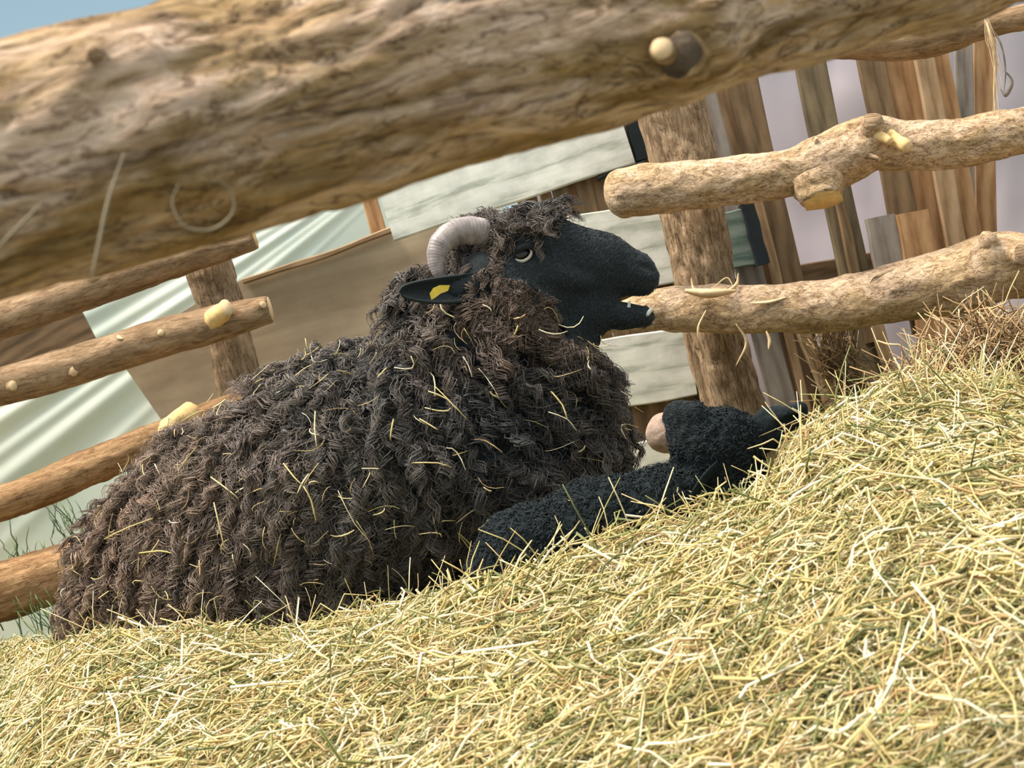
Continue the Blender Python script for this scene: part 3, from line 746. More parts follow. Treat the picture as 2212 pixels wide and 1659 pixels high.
def surface_nets(fun, xs, ys, zs):
    nx, ny, nz = len(xs), len(ys), len(zs)
    gx, gy, gz = np.meshgrid(xs, ys, zs, indexing='ij')
    pts = np.stack([gx, gy, gz], -1).reshape(-1, 3); val = np.empty(len(pts))
    for i in range(0, len(pts), 400000): val[i:i + 400000] = fun(pts[i:i + 400000])
    V = val.reshape(nx, ny, nz); G = pts.reshape(nx, ny, nz, 3)
    ins = V < 0
    acc = np.zeros((nx - 1, ny - 1, nz - 1, 3)); cnt = np.zeros((nx - 1, ny - 1, nz - 1))
    for ax in range(3):
        for o1 in (0, 1):
            for o2 in (0, 1):
                sl0 = [None] * 3; sl1 = [None] * 3; oth = [i for i in range(3) if i != ax]; n_ = (nx, ny, nz)
                sl0[ax] = slice(0, n_[ax] - 1); sl1[ax] = slice(1, n_[ax])
                for oo, of in ((o1, oth[0]), (o2, oth[1])):
                    sl0[of] = sl1[of] = slice(oo, n_[of] - 1 + oo)
                a = V[tuple(sl0)]; b = V[tuple(sl1)]; cr = (a < 0) != (b < 0)
                t = np.where(cr, a / np.where(cr, a - b, 1), 0)
                p = G[tuple(sl0)] * (1 - t)[..., None] + G[tuple(sl1)] * t[..., None]
                acc += p * cr[..., None]; cnt += cr
    act = cnt > 0; idx = -np.ones(act.shape, int); idx[act] = np.arange(act.sum())
    verts = acc[act] / cnt[act][:, None]
    faces = []
    for ax in range(3):
        n_ = (nx, ny, nz); oth = [i for i in range(3) if i != ax]
        s0 = [slice(None)] * 3; s1 = [slice(None)] * 3
        s0[ax] = slice(0, n_[ax] - 1); s1[ax] = slice(1, n_[ax])
        for of in oth: s0[of] = s1[of] = slice(1, n_[of] - 1)
        a = ins[tuple(s0)]; b = ins[tuple(s1)]; cr = np.argwhere(a != b); fl = a[tuple(cr.T)]
        base = cr.copy()
        for of in oth: base[:, of] += 1
        def cell(d1, d2):
            c = base.copy(); c[:, oth[0]] -= d1; c[:, oth[1]] -= d2; return idx[c[:, 0], c[:, 1], c[:, 2]]
        q = np.stack([cell(1, 1), cell(0, 1), cell(0, 0), cell(1, 0)], -1)
        flip = fl if ax != 1 else ~fl
        q[~flip] = q[~flip][:, ::-1]
        faces.append(q)
    return verts, np.concatenate(faces)

def axis_lines(lo, hi, fine, dens_f, dens_c):
    out = [lo]
    while out[-1] < hi:
        c = out[-1]; d = max(fine[0] - c, c - fine[1], 0)
        out.append(c + min(dens_f + d * 0.25, dens_c))
    return np.array(out)

def R_(x, y, Y, r, x2=None, y2=None, Y2=None, r2=None, sy=1.0, k=0.03, op='add', dy=0.0):
    a = P(x, y, Y); b = P(x2, y2, Y2) if x2 is not None else a + 1e-5
    return (a, b, px(r, Y), px(r2 if r2 is not None else r, Y2 or Y), sy, k, op)

HY = 2.94                                   # depth of the head's middle plane
ewe = [
    R_(320, 1235, 3.28, 150, 520, 1140, 3.20, 222, k=0.05),
    R_(520, 1140, 3.20, 222, 780, 1050, 3.09, 268, k=0.05),
    R_(780, 1050, 3.09, 268, 990, 950, 3.02, 240, k=0.05),
    R_(990, 950, 3.02, 240, 1120, 900, 2.98, 180, k=0.05),
    R_(1130, 1000, 2.98, 190, 1180, 960, 2.98, 150, k=0.05),
    R_(240, 1320, 3.30, 85, 340, 1290, 3.2, 110, k=0.05),
    R_(480, 1260, 3.08, 120, 700, 1240, 3.02, 140, k=0.05),
    R_(1000, 850, 2.99, 175, 1080, 660, HY, 128, k=0.05, sy=0.9),
    R_(1080, 760, 2.96, 170, 1150, 800, 2.96, 135, k=0.04, sy=0.9),
    R_(1090, 590, HY, 92, 1130, 600, HY, 90, k=0.03, sy=0.85),
    R_(1100, 510, HY, 48, 1165, 490, HY, 36, k=0.03, sy=1.2),
    R_(1055, 500, HY, 32, k=0.02, sy=1.2),
    R_(905, 640, HY + .03, 48, 930, 720, HY + .03, 80, k=0.04),
    # face
    R_(1165, 565, HY, 84, 1300, 585, HY, 58, k=0.03, sy=0.72),
    R_(1205, 520, HY, 44, 1310, 555, HY, 44, k=0.02, sy=0.85),
    R_(1300, 567, HY, 53, 1370, 591, HY, 44, k=0.02, sy=0.72),
    R_(1372, 590, HY, 42, 1386, 601, HY, 36, k=0.012, sy=0.80),
    R_(1190, 640, HY, 74, 1262, 668, HY, 52, k=0.03, sy=0.62),
    R_(1262, 672, HY, 44, 1345, 680, HY, 24, k=0.02, sy=0.75),
    R_(1345, 682, HY, 27, 1390, 683, HY, 23, k=0.012, sy=0.9),
    R_(1230, 720, HY, 40, 1270, 735, HY, 12, k=0.03, sy=0.7),
    # brow ridge above the eye and cheek bone, near and far side
    R_(1120, 515, HY - 0.052, 20, 1175, 528, HY - 0.050, 13, k=0.012),
    R_(1120, 515, HY + 0.052, 20, 1175, 528, HY + 0.050, 13, k=0.012),
    R_(1160, 590, HY - 0.046, 22, 1260, 610, HY - 0.036, 12, k=0.02),
    R_(1160, 590, HY + 0.046, 22, 1260, 610, HY + 0.036, 12, k=0.02),
    # eye sockets
    R_(1126, 548, HY - 0.075, 15, 1132, 548, HY - 0.075, 15, k=0.008, op='sub'),
    R_(1126, 548, HY + 0.075, 15, 1132, 548, HY + 0.075, 15, k=0.008, op='sub'),
    # nostrils and the open mouth
    R_(1384, 571, HY - 0.030, 6, 1414, 583, HY - 0.020, 7, k=0.004, op='sub'),
    R_(1384, 571, HY + 0.030, 6, 1414, 583, HY + 0.020, 7, k=0.004, op='sub'),
    R_(1340, 648, HY, 3, 1440, 652, HY, 11, k=0.006, op='sub', sy=4.0),
    # folded foreleg under the chest
    R_(1080, 1150, 2.88, 48, 1230, 1120, 2.86, 34, k=0.03),
]
def in_poly(x, y, poly):
    r_ = np.zeros(len(x), bool); n = len(poly)
    for i in range(n):
        x1, y1 = poly[i]; x2, y2 = poly[(i + 1) % n]
        c = ((y1 > y) != (y2 > y)) & (x < (x2 - x1) * (y - y1) / (y2 - y1 + 1e-9) + x1); r_ ^= c
    return r_
FACE = [(1090, 505), (1130, 492), (1185, 476), (1220, 430), (1500, 430), (1500, 790), (1284, 770), (1268, 748), (1235, 735), (1205, 690), (1186, 640), (1140, 607), (1084, 592), (1080, 540)]
def face_soft(x, y):
    return in_poly(x, y, FACE).astype(float)
def ewe_fun(p):
    d = sdf_eval(ewe, p)
    x, y = proj(p); wool = 1 - face_soft(x, y)
    m = np.abs(d) < 0.06
    if m.any():
        q = p[m]
        n = fbm(q * np.array([1, 1, 0.7]), 22, 2, 3) * 0.010
        # neck pleats running down and forward
        u = (x[m] - 900) * 0.72 - (y[m] - 900) * -0.70
        nk = np.exp(-(((x[m] - 1080) / 190) ** 2 + ((y[m] - 820) / 170) ** 2))
        cross = (x[m] * 0.70 - y[m] * 0.72)
        n = n + nk * 0.020 * np.sin(cross / 15.0 + 2.0 * fbm(q, 9, 2, 8))
        d[m] = d[m] - n * wool[m]
    return d
lo = P(100, 1400, 3.2); 
xs_ = axis_lines(-1.10, 0.40, (0.02, 0.33), 0.0042, 0.011)
ys_ = axis_lines(2.66, 3.62, (2.86, 3.02), 0.0045, 0.012)
zs_ = axis_lines(0.12, 0.96, (0.62, 0.90), 0.0042, 0.011)
ev, ef = surface_nets(ewe_fun, xs_, ys_, zs_)
ewe_root = empty('sheep', (-0.35, 3.1, 0.235), 'black faced woolly brown sheep lying in the hay with its mouth open', 'sheep')
body = make_mesh('body', ev, ef, M_skin, parent=ewe_root)

def ray_hit(fun, x, y, y0, y1, step=0.001):
    Ys = np.arange(y0, y1, step); pts = np.array([P(x, y, q) for q in Ys]); d = fun(pts)
    i = np.argmax(d < 0); return pts[i]
def grad(fun, p, e=0.003):
    q = np.array([p + np.eye(3)[i] * e * s for i in range(3) for s in (1, -1)]); d = fun(q)
    return norm(np.array([d[0] - d[1], d[2] - d[3], d[4] - d[5]]))

def sample_surface(v, f, n, g):
    a, b, c, d = (v[f[:, i]] for i in range(4))
    nr = np.cross(c - a, d - b); ar = np.linalg.norm(nr, axis=1); nr = norm(nr)
    k = g.choice(len(f), n, p=ar / ar.sum()); u = g.random((n, 1)); w_ = g.random((n, 1))
    p = (a[k] * (1 - u) + b[k] * u) * (1 - w_) + (d[k] * (1 - u) + c[k] * u) * w_
    return p, nr[k]
g = np.random.default_rng(77)

def zone_tint(x, y, g):
    n = len(x)
    rump = np.clip(1 - (x - 250) / 500, 0, 1)
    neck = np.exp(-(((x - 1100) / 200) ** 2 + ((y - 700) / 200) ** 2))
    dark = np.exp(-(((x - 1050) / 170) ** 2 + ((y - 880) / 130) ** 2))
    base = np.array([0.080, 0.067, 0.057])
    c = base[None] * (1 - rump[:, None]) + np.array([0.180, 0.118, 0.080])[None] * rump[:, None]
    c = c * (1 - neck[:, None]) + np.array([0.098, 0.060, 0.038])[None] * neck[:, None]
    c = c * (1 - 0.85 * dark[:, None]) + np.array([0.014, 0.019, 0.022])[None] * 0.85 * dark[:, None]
    return c * g.uniform(0.55, 1.5, (n, 1)) * (1 + g.normal(0, 0.02, (n, 3)))

def flow_at(p, nr, x, y):
    n = len(p)
    flow = np.zeros((n, 3)); flow[:] = (-0.12, 0, -1)
    neck = np.exp(-(((x - 1130) / 200) ** 2 + ((y - 800) / 190) ** 2))[:, None]
    flow = flow * (1 - neck) + np.array([0.75, 0, -0.75]) * neck
    left = np.clip(1 - (x - 150) / 450, 0, 1)[:, None]
    flow = flow * (1 - left * 0.5) + np.array([-0.5, 0, -0.7]) * left * 0.5
    cheek = np.exp(-(((x - 1110) / 110) ** 2 + ((y - 620) / 70) ** 2))[:, None]
    flow = flow * (1 - cheek) + np.array([0.3, 0, -0.9]) * cheek
    return flow + 0.5 * np.stack([vnoise(p, 8, 1), vnoise(p, 8, 2), vnoise(p, 8, 3)], -1)

def paths_of(p, nr, tan, L, lift, amp, wl, ph, t, sgn):
    bi = np.cross(nr, tan) * sgn[:, None]
    up_ = L[:, None] * lift[:, None] * (np.sin(np.minimum(t * 1.3, 1.3)) * (1 - 0.55 * t))[None]
    fwd = L[:, None] * (t * 0.85)[None]
    fr = (L / wl)[:, None] * 2 * math.pi
    am = amp[:, None] * np.minimum(t * 2.5, 1)[None]
    return p[:, None] + nr[:, None] * (up_ - 0.006)[..., None] + tan[:, None] * fwd[..., None] \
        + bi[:, None] * (am * np.sin(fr * t[None] + ph[:, None]))[..., None] + nr[:, None] * (0.7 * am * np.cos(fr * t[None] + ph[:, None]))[..., None]

def wool_roots(n, g, region=None):
    p, nr = sample_surface(ev, ef, n, g); x, y = proj(p)
    nk = np.exp(-(((x - 1080) / 190) ** 2 + ((y - 820) / 170) ** 2))
    gr = np.sin((x * 0.70 - y * 0.72) / 15.0 + 2.0 * fbm(p, 9, 2, 8))
    ok = ~((nk > 0.35) & (gr < -0.25)); p, nr, x, y = p[ok], nr[ok], x[ok], y[ok]
    keep = ~in_poly(x, y, FACE) & (p[:, 2] > 0.20) & (nr[:, 1] < 0.55)
    if region is not None: keep &= region(x, y)
    return p[keep], nr[keep], x[keep], y[keep]

def fleece_layer(nguide, per, seed, lmin, lmax, rad, S=12, k=4, amp=0.007, wl=0.036, clump=0.8, spread=0.016, region=None, dull=1.0):
    """locks: every lock is a guide curl with strands that gather towards its tip"""
    g = np.random.default_rng(seed)
    p, nr, x, y = wool_roots(nguide, g, region); n = len(p)
    tan = flow_at(p, nr, x, y) + g.normal(0, 0.22, (n, 3)) * (1 - 0.6 * np.exp(-(((x - 1080) / 190) ** 2 + ((y - 820) / 170) ** 2)))[:, None]; tan = norm(tan - nr * (tan * nr).sum(1, keepdims=True))
    short = np.exp(-(((x - 1110) / 125) ** 2 + ((y - 590) / 110) ** 2))
    topk = np.exp(-(((x - 1100) / 95) ** 2 + ((y - 455) / 32) ** 2))
    L = g.uniform(lmin, lmax, n) * (1 - 0.60 * short); lift = g.uniform(0.35, 0.75, n) * (1 + 0.5 * topk)
    A = amp * g.uniform(0.5, 1.4, n) * (1 - 0.4 * short); wv = wl * g.uniform(0.7, 1.4, n) * (1 - 0.4 * short); ph = g.uniform(0, 6.28, n)
    sg = np.where(g.random(n) < 0.5, -1.0, 1.0)
    t = np.linspace(0, 1, S)
    G = paths_of(p, nr, tan, L, lift, A, wv, ph, t, sg)
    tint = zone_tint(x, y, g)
    # strands around each guide
    j = np.repeat(np.arange(n), per); m_ = len(j)
    bi = np.cross(nr, tan)
    sp = spread * (1 - 0.35 * short[j])
    off = tan[j] * (g.normal(0, 1, m_) * sp * 0.55)[:, None] + bi[j] * (g.normal(0, 1, m_) * sp * 0.55)[:, None]
    close = (1 - clump * np.sin(t * math.pi / 2) ** 0.8)
    jit = g.normal(0, 0.0022, (m_, 3)); j2 = g.normal(0, 0.0018, (m_, 3))
    path = G[j] + off[:, None] * close[None, :, None] + jit[:, None] * t[None, :, None] + j2[:, None] * np.sin(t * g.uniform(6, 14))[None, :, None]
    ls = g.uniform(0.75, 1.0, m_)[:, None, None]
    path = path[:, :1] + (path - path[:, :1]) * ls
    r = rad * g.uniform(0.6, 1.35, m_)[:, None] * np.interp(t, [0, 0.6, 1], [1, 0.9, 0.22])[None] * (1 - 0.25 * short[j])[:, None]
    v, fs, tt, isl = tubes(path, r, k, seed, flat=0.7)
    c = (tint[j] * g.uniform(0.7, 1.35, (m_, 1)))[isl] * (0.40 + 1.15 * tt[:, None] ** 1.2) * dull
    return v, fs, np.hstack([c, np.ones((len(c), 1))])

def merge(lst):
    V = []; Fq = []; C = []; off = 0
    for v, fs, c in lst:
        V.append(v); Fq += [f + off for f in fs]; C.append(c); off += len(v)
    return np.vstack(V), Fq, np.vstack(C)
headreg = lambda x, y: (y > 470) & (y < 790) & (x > 985) & (x < 1300) & ~((x < 1062) & (y > 560) & (y < 655))
topreg = lambda x, y: (y < 520) & (x > 1000) & (x < 1210)
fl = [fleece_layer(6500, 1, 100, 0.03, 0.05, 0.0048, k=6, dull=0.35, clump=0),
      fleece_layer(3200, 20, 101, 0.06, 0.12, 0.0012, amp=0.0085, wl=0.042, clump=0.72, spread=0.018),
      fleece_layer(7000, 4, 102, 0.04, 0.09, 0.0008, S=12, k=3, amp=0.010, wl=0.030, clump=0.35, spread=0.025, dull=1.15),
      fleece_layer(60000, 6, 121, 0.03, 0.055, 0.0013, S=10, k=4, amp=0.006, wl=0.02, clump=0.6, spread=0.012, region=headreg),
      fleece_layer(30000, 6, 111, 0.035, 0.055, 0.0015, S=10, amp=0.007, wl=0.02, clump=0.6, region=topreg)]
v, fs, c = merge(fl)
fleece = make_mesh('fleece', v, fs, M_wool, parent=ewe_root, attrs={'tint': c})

# short hair lying on the face
def face_hair(vv, ff, n, seed, sel, flowv, L0, r0, col, parent):
    g = np.random.default_rng(seed); p, nr = sample_surface(vv, ff, n, g); x, y = proj(p); kp = sel(x, y, p, nr); p, nr = p[kp], nr[kp]; n = len(p)
    tan = np.array(flowv)[None] + g.normal(0, 0.15, (n, 3)); tan = norm(tan - nr * (tan * nr).sum(1, keepdims=True))
    t = np.linspace(0, 1, 4); L = L0 * g.uniform(0.6, 1.3, n)
    path = p[:, None] - nr[:, None] * 0.0004 + tan[:, None] * (L[:, None] * t[None])[..., None] + nr[:, None] * (L[:, None] * 0.22 * np.sin(t * 1.9)[None])[..., None]
    v, fs, tt, isl = tubes(path, np.full((n, 1), r0) * np.array([1, 1, 0.8, 0.3])[None], 3, seed)
    c = (np.array(col)[None] * g.uniform(0.5, 1.8, (n, 1)))[isl]
    return make_mesh('short_hair', v, fs, M_wool, parent=parent, attrs={'tint': np.hstack([c, np.ones((len(v), 1))])})
face_hair(ev, ef, 260000, 61, lambda x, y, p, nr: in_poly(x, y, FACE) & (np.hypot((x - 1127) / 34, (y - 548) / 22) > 1) & (np.hypot((x - 1399) / 24, (y - 577) / 12) > 1) & ~((x > 1335) & (np.abs(y - 650) < 12)), IR * -0.9 - IU * 0.35, 0.007, 0.00042, (0.011, 0.018, 0.021), ewe_root)

# straw bits caught in the wool
def on_wool(n, seed):
    g = np.random.default_rng(seed); p, nr = sample_surface(ev, ef, n * 6, g); x, y = proj(p)
    kp = ~in_poly(x, y, FACE) & (nr[:, 1] < -0.25) & (p[:, 2] > 0.27) & (y > 660)
    p, nr = p[kp][:n], nr[kp][:n]; n = len(p)
    d = g.normal(size=(n, 3)); d = norm(d - nr * (d * nr).sum(1, keepdims=True) * 0.8)
    L = g.uniform(0.012, 0.055, n); t = np.linspace(-0.5, 0.5, 5)
    c = p + nr * g.uniform(0.028, 0.045, (n, 1))
    bend = g.normal(0, 0.15, (n, 3)) * L[:, None]
    path = c[:, None] + d[:, None] * (L[:, None] * t[None])[..., None] + bend[:, None] * (4 * t ** 2)[None, :, None]
    r = g.uniform(0.0007, 0.0015, n)[:, None] * np.array([0.8, 1, 1, 0.9, 0.7])[None]
    return path, r
pth, rr = on_wool(230, 55)
MARKS = [[(225, 1165), (275, 1140), (330, 1120)], [(455, 1030), (485, 1052), (515, 1076)], [(612, 1000), (635, 1030), (655, 1050)], [(655, 1050), (670, 1025), (688, 1000)],
         [(655, 1050), (672, 1080), (682, 1125)], [(770, 1125), (795, 1165), (808, 1200)], [(681, 888), (680, 925), (684, 965)], [(925, 845), (965, 862), (1008, 905)],
         [(940, 835), (975, 870), (985, 885)], [(1190, 845), (1215, 875), (1225, 905)], [(1185, 890), (1225, 905), (1245, 930)], [(385, 1020), (405, 990), (425, 965)],
         [(462, 1085), (475, 1140), (485, 1185)], [(552, 1245), (610, 1300), (655, 1350)], [(300, 1195), (345, 1190), (370, 1195)], [(890, 1000), (945, 1000), (975, 1010)],
         [(730, 1060), (765, 1130), (800, 1170)], [(850, 905), (845, 930), (843, 950)], [(590, 1225), (600, 1180), (606, 1155)], [(1000, 770), (1012, 790), (1020, 815)], [(430, 1210), (432, 1230), (431, 1245)]]
mp = []; mr_ = []
for q in MARKS:
    c = []
    for (a_, b_) in q:
        h_ = ray_hit(ewe_fun, a_, b_, 2.62, 3.6, 0.004); c.append(P(a_, b_, h_[1] - 0.058))
    mp.append(catmull(np.array(c), 5)); mr_.append(0.0016 * np.array([0.8, 1, 1, 0.9, 0.7]))
pth = np.concatenate([pth, np.array(mp)]); rr = np.concatenate([rr, np.array(mr_)])
v, fs, t, isl = tubes(pth, rr, 4, 3, flat=0.5)
o = make_mesh('straw_bits', v, fs, M_hay, attrs={'rnd': np.random.default_rng(5).uniform(0.3, 1, len(pth))[isl]})
tag(o, 'loose straw bits caught in the fleece of the sheep', 'straw', kind='stuff')

# horn, near and far side
def horn(far):
    s = -1 if not far else 1
    pts = [(1062, 515, 0.030, 30), (1030, 500, 0.050, 31), (992, 500, 0.066, 29), (957, 521, 0.078, 26), (943, 553, 0.086, 21), (947, 585, 0.088, 15), (962, 612, 0.086, 7)]
    c = np.array([np.append(P(a, b, HY + s * dy), px(r_, HY)) for a, b, dy, r_ in pts])
    cc = catmull(c, 200); u = np.linspace(0, 1, 200)
    rad = cc[:, 3] * (1 + 0.009 * np.sin(u * 230)) * (1 + 0.02 * np.sin(u * 61))
    v, fs, t, isl = tubes(cc[None, :, :3], rad[None], 24, 2, 0.85, ref=np.array([[[0, 1.0, 0]]]))
    return make_mesh('horn', v, fs, M_horn, parent=ewe_root)
horn(False); horn(True)

def ear(root, base, tip, upv, wid, mat, cup=0.35, basew=0.45, bendv=None, n=26, m=17, th=0.004, name='ear'):
    """leaf shaped cupped ear"""
    ax = tip - base; L = np.linalg.norm(ax); ax = ax / L; side = norm(upv - ax * (upv @ ax)); nn = np.cross(ax, side)
    if nn[1] > 0: nn = -nn
    outer = []; 
    for i in range(n):
        t = i / (n - 1)
        w_ = wid * (basew + (1 - basew) * math.sin(min(t / 0.45, 1) * math.pi / 2)) * math.sqrt(max(0.0, 1 - max(0, (t - 0.35) / 0.65) ** 2.0))
        c = base + ax * t * L + (bendv * math.sin(t * math.pi) if bendv is not None else 0)
        row = []
        for j in range(m):
            s = j / (m - 1) * 2 - 1
            row.append(c + side * s * w_ + nn * (-(1 - s * s)) * w_ * -cup * 1.0)
        outer.append(row)
    o1 = np.array(outer); du = np.gradient(o1, axis=0); dv = np.gradient(o1, axis=1); nm = norm(np.cross(du, dv))
    o2 = o1 + nm * th
    v = np.vstack([o1.reshape(-1, 3), o2.reshape(-1, 3)]); f = gridfaces(n, m); k = n * m
    per = [i for i in range(m)] + [r_ * m + m - 1 for r_ in range(1, n)] + [(n - 1) * m + i for i in range(m - 2, -1, -1)] + [r_ * m for r_ in range(n - 2, 0, -1)]
    sd_ = np.array([[per[i], per[(i + 1) % len(per)], per[(i + 1) % len(per)] + k, per[i] + k] for i in range(len(per))])
    return make_mesh(name, v, [f, f[:, ::-1] + k, sd_], mat, parent=root)
near_ear = ear(ewe_root, P(1062, 612, HY - 0.085), P(863, 630, HY - 0.15), IU, px(27, HY), M_skin, cup=-0.7, basew=0.95, bendv=np.array([0, 0, -0.004]))
ear(ewe_root, P(1062, 600, HY + 0.085), P(900, 610, HY + 0.19), IU, px(36, HY), M_skin, cup=0.5, basew=0.9)
# rounded root of the ear
er = [R_(1045, 606, HY - 0.075, 40, 985, 626, HY - 0.095, 22, sy=0.55, k=0.02), R_(1030, 578, HY - 0.062, 24, 1055, 575, HY - 0.05, 30, sy=0.6, k=0.03)]
b0 = P(1020, 610, HY - 0.08)
vv, ff = surface_nets(lambda p: sdf_eval(er, p), np.arange(b0[0] - .08, b0[0] + .08, .004), np.arange(b0[1] - .06, b0[1] + .07, .004), np.arange(b0[2] - .07, b0[2] + .07, .004))
make_mesh('ear_root', vv, ff, M_skin, parent=ewe_root)
# tag
def slab(root, quad, Y, th, mat, name, bevel=True):
    c = np.array([P(x, y, Y + dy) for x, y, dy in quad]); nq = len(c)
    v = np.vstack([c, c + np.array([0, th, 0])]); f = [list(range(nq)), list(range(2 * nq - 1, nq - 1, -1))]
    for i in range(nq): f.append([i, (i + 1) % nq, (i + 1) % nq + nq, i + nq])
    # write per-face
    o = make_mesh(name, v, [np.array([q]) for q in f], mat, parent=root, smooth=False)
    return o
slab(near_ear, [(932, 648, 0), (928, 634, 0), (936, 622, 0), (950, 616, 0.0), (972, 616, 0.0), (968, 628, 0.0), (952, 634, 0.0), (940, 643, 0.0)], HY - 0.165, 0.003, M_tag, 'ear_tag')

# eyes
def eye(far):
    s = 1 if far else -1
    h = ray_hit(lambda p: sdf_eval(ewe, p), 1129, 549, 2.6, HY) if not far else None
    Ye = h[1] if h is not None else None
    global EYE_Y
    if not far: EYE_Y = Ye
    else: Ye = 2 * HY - EYE_Y
    c = P(1128, 550, Ye - s * 0.006); c = P(1126, 549, HY + s * (HY - EYE_Y - 0.004))
    nu, nv = 24, 16; u, w_ = np.meshgrid(np.linspace(0, 2 * math.pi, nu, endpoint=False), np.linspace(0.02, math.pi - 0.02, nv), indexing='ij')
    sp = np.stack([np.cos(u) * np.sin(w_), np.sin(u) * np.sin(w_), np.cos(w_)], -1)
    v = c + sp.reshape(-1, 3) * np.array([0.0175, 0.012, 0.0135])
    i = (np.arange(nu)[:, None] * nv + np.arange(nv - 1)[None]); j = (((np.arange(nu) + 1) % nu)[:, None] * nv + np.arange(nv - 1)[None])
    f = np.stack([i, j, j + 1, i + 1], -1).reshape(-1, 4)
    e_ = make_mesh('eye', v, f, M_eye, parent=ewe_root)
    def rim(pts, r_, mat, nm):
        cc = catmull(np.array([P(a, b, HY + s * (HY - EYE_Y + dz)) for a, b, dz in pts]), 26)
        v, fs, t, isl = tubes(cc[None], (r_ * np.sin(np.linspace(0.5, 2.7, 26)))[None], 8, 2)
        make_mesh(nm, v, fs, mat, parent=e_)
    rim([(1101, 553, .000), (1113, 561, .006), (1129, 564, .009), (1143, 556, .008), (1148, 544, .006), (1142, 535, .005)], 0.0031, M_lid, 'lower_lid')
    rim([(1096, 554, -.002), (1108, 545, .006), (1122, 537, .010), (1138, 531, .009), (1154, 538, .003), (1160, 548, -.002)], 0.0066, M_skin, 'upper_lid')
    rim([(1100, 566, -.002), (1118, 574, .004), (1138, 574, .005), (1158, 562, .001)], 0.0045, M_skin, 'eye_bag')
eye(False); eye(True)
# teeth in the lower jaw
for q in range(4):
    dy = (-0.012 + 0.008 * q)
    stub(ewe_root, P(1396, 682, HY + dy), P(1408, 667, HY + dy * 1.2), 0.0048, 0.0036, 'lower_tooth', M_tooth, M_tooth, ring=10)
stub(ewe_root, P(1358, 664, HY - 0.016), P(1360, 650, HY - 0.017), 0.0035, 0.0022, 'lower_tooth', M_tooth, M_tooth, ring=10)

# ------------------------------------------------------------------ lamb
LY = 2.60
lamb = [
    R_(1080, 1255, LY + .02, 74, 1130, 1200, LY + .02, 92, k=0.03),
    R_(1130, 1200, LY + .02, 90, 1290, 1135, LY + .01, 92, k=0.03),
    R_(1290, 1135, LY + .01, 92, 1440, 1100, LY, 84, k=0.03),
    R_(1440, 1100, LY, 80, 1540, 1065, LY, 78, k=0.03),
    R_(1035, 1275, LY, 34, 1080, 1240, LY - .01, 50, k=0.03),
    # neck and raised head turned back over the shoulder
    R_(1540, 1050, LY, 80, 1555, 975, LY - .01, 82, k=0.025, sy=0.85),
    R_(1575, 1010, LY, 74, 1585, 960, LY, 60, k=0.025, sy=0.85),
    R_(1540, 960, LY - .015, 66, 1482, 915, LY - .02, 40, k=0.02, sy=0.8),
    R_(1490, 898, LY - .02, 27, 1466, 895, LY - .02, 24, k=0.014, sy=1.1),
    R_(1466, 900, LY - .02, 25, 1476, 945, LY - .02, 27, k=0.012, sy=0.9),
    R_(1485, 945, LY - .02, 30, 1500, 975, LY - .02, 40, k=0.02, sy=0.8),
    R_(1560, 945, LY - .01, 50, 1585, 950, LY - .01, 48, k=0.015),

    R_(1447, 897, LY - .047, 4, 1456, 893, LY - .05, 4, k=0.003, op='sub'),
    R_(1453, 925, LY - .05, 2.5, 1490, 945, LY - .055, 2.5, k=0.003, op='sub'),
]
def lamb_fun(p):
    d = sdf_eval(lamb, p); m = np.abs(d) < 0.03
    if m.any():
        q = p[m]; d[m] -= 0.0028 * fbm(q, 70, 2, 6) + 0.0018 * np.abs(fbm(q, 130, 1, 4))
    return d
lo_ = P(990, 1380, LY); hi_ = P(1700, 850, LY)
lv, lf = surface_nets(lamb_fun, np.arange(-0.26, 0.46, 0.0042), np.arange(LY - .11, LY + .12, 0.0042), np.arange(0.22, 0.62, 0.0042))
lroot = empty('lamb', (0.05, LY, 0.25), 'small black lamb lying against the sheep with its head turned back', 'lamb')
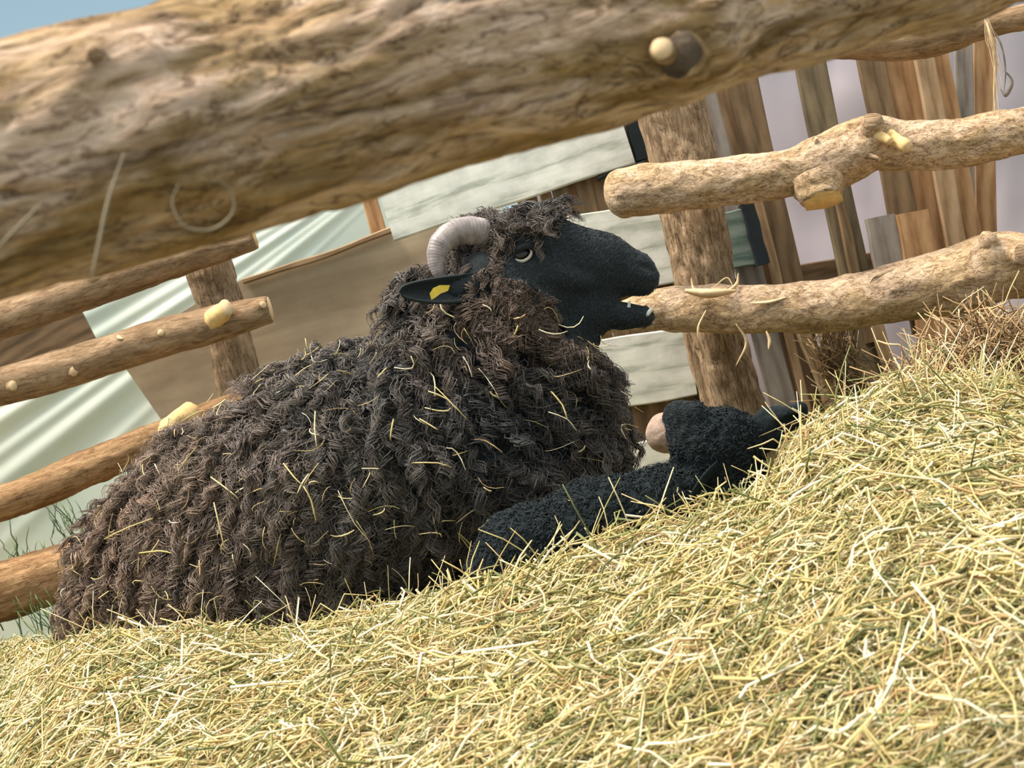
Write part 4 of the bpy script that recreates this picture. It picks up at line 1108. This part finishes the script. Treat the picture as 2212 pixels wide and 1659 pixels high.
make_mesh('body', lv, lf, M_lambfur, parent=lroot)
gl = np.random.default_rng(12)
p, nr = sample_surface(lv, lf, 9000, gl); x, y = proj(p); kp = (p[:, 2] > 0.26) & (x > 1010) & ~((x < 1500) & (y < 960)); p, nr = p[kp], nr[kp]; n = len(p)
d = gl.normal(size=(n, 3)) + np.array([-0.8, 0, -0.6]); tn = norm(d - nr * (d * nr).sum(1, keepdims=True)); bi = np.cross(nr, tn)
S = 6; t = np.linspace(0, 1, S); L = gl.uniform(0.006, 0.012, n)[:, None]
path = p[:, None] + nr[:, None] * (L * np.sin(t * 2.6)[None] * 0.45)[..., None] + tn[:, None] * (L * t[None])[..., None] + bi[:, None] * (0.0018 * np.sin(t * 7)[None] * np.ones((n, 1)))[..., None]
v, fs, tt, isl = tubes(path, np.full((n, 1), 0.0011) * np.linspace(1, 0.4, S)[None], 3, 5)
base_c = np.array([0.008, 0.013, 0.015])[None] * gl.uniform(0.4, 1.9, (n, 1))
make_mesh('curls', v, fs, M_lambcurl, parent=lroot, attrs={'tint': np.hstack([base_c[isl], np.ones((len(v), 1))])})
le = [R_(1612, 966, LY - .01, 38, 1668, 922, LY - .012, 36, sy=0.5, k=0.015), R_(1668, 922, LY - .012, 35, 1728, 888, LY - .03, 21, sy=0.5, k=0.015),
      R_(1690, 922, LY - .035, 12, 1730, 893, LY - .028, 6, k=0.008, op='sub')]
vv, ff = surface_nets(lambda p: sdf_eval(le, p) - 0.0012 * fbm(p, 90, 2, 3), np.arange(0.28, 0.56, 0.0035), np.arange(LY - .06, LY + .05, 0.0035), np.arange(0.33, 0.58, 0.0035))
make_mesh('ear', vv, ff, M_lambfur, parent=lroot)
face_hair(lv, lf, 60000, 71, lambda x, y, p, nr: (x < 1520) & (y < 975), IR * 0.7 - IU * 0.5, 0.006, 0.0004, (0.009, 0.014, 0.017), lroot)
ear(lroot, P(1552, 1000, LY - .062), P(1492, 1075, LY - .078), norm(IR * 0.8 + IU * 0.5), px(17, LY), M_lambfur, cup=0.4, basew=0.5)
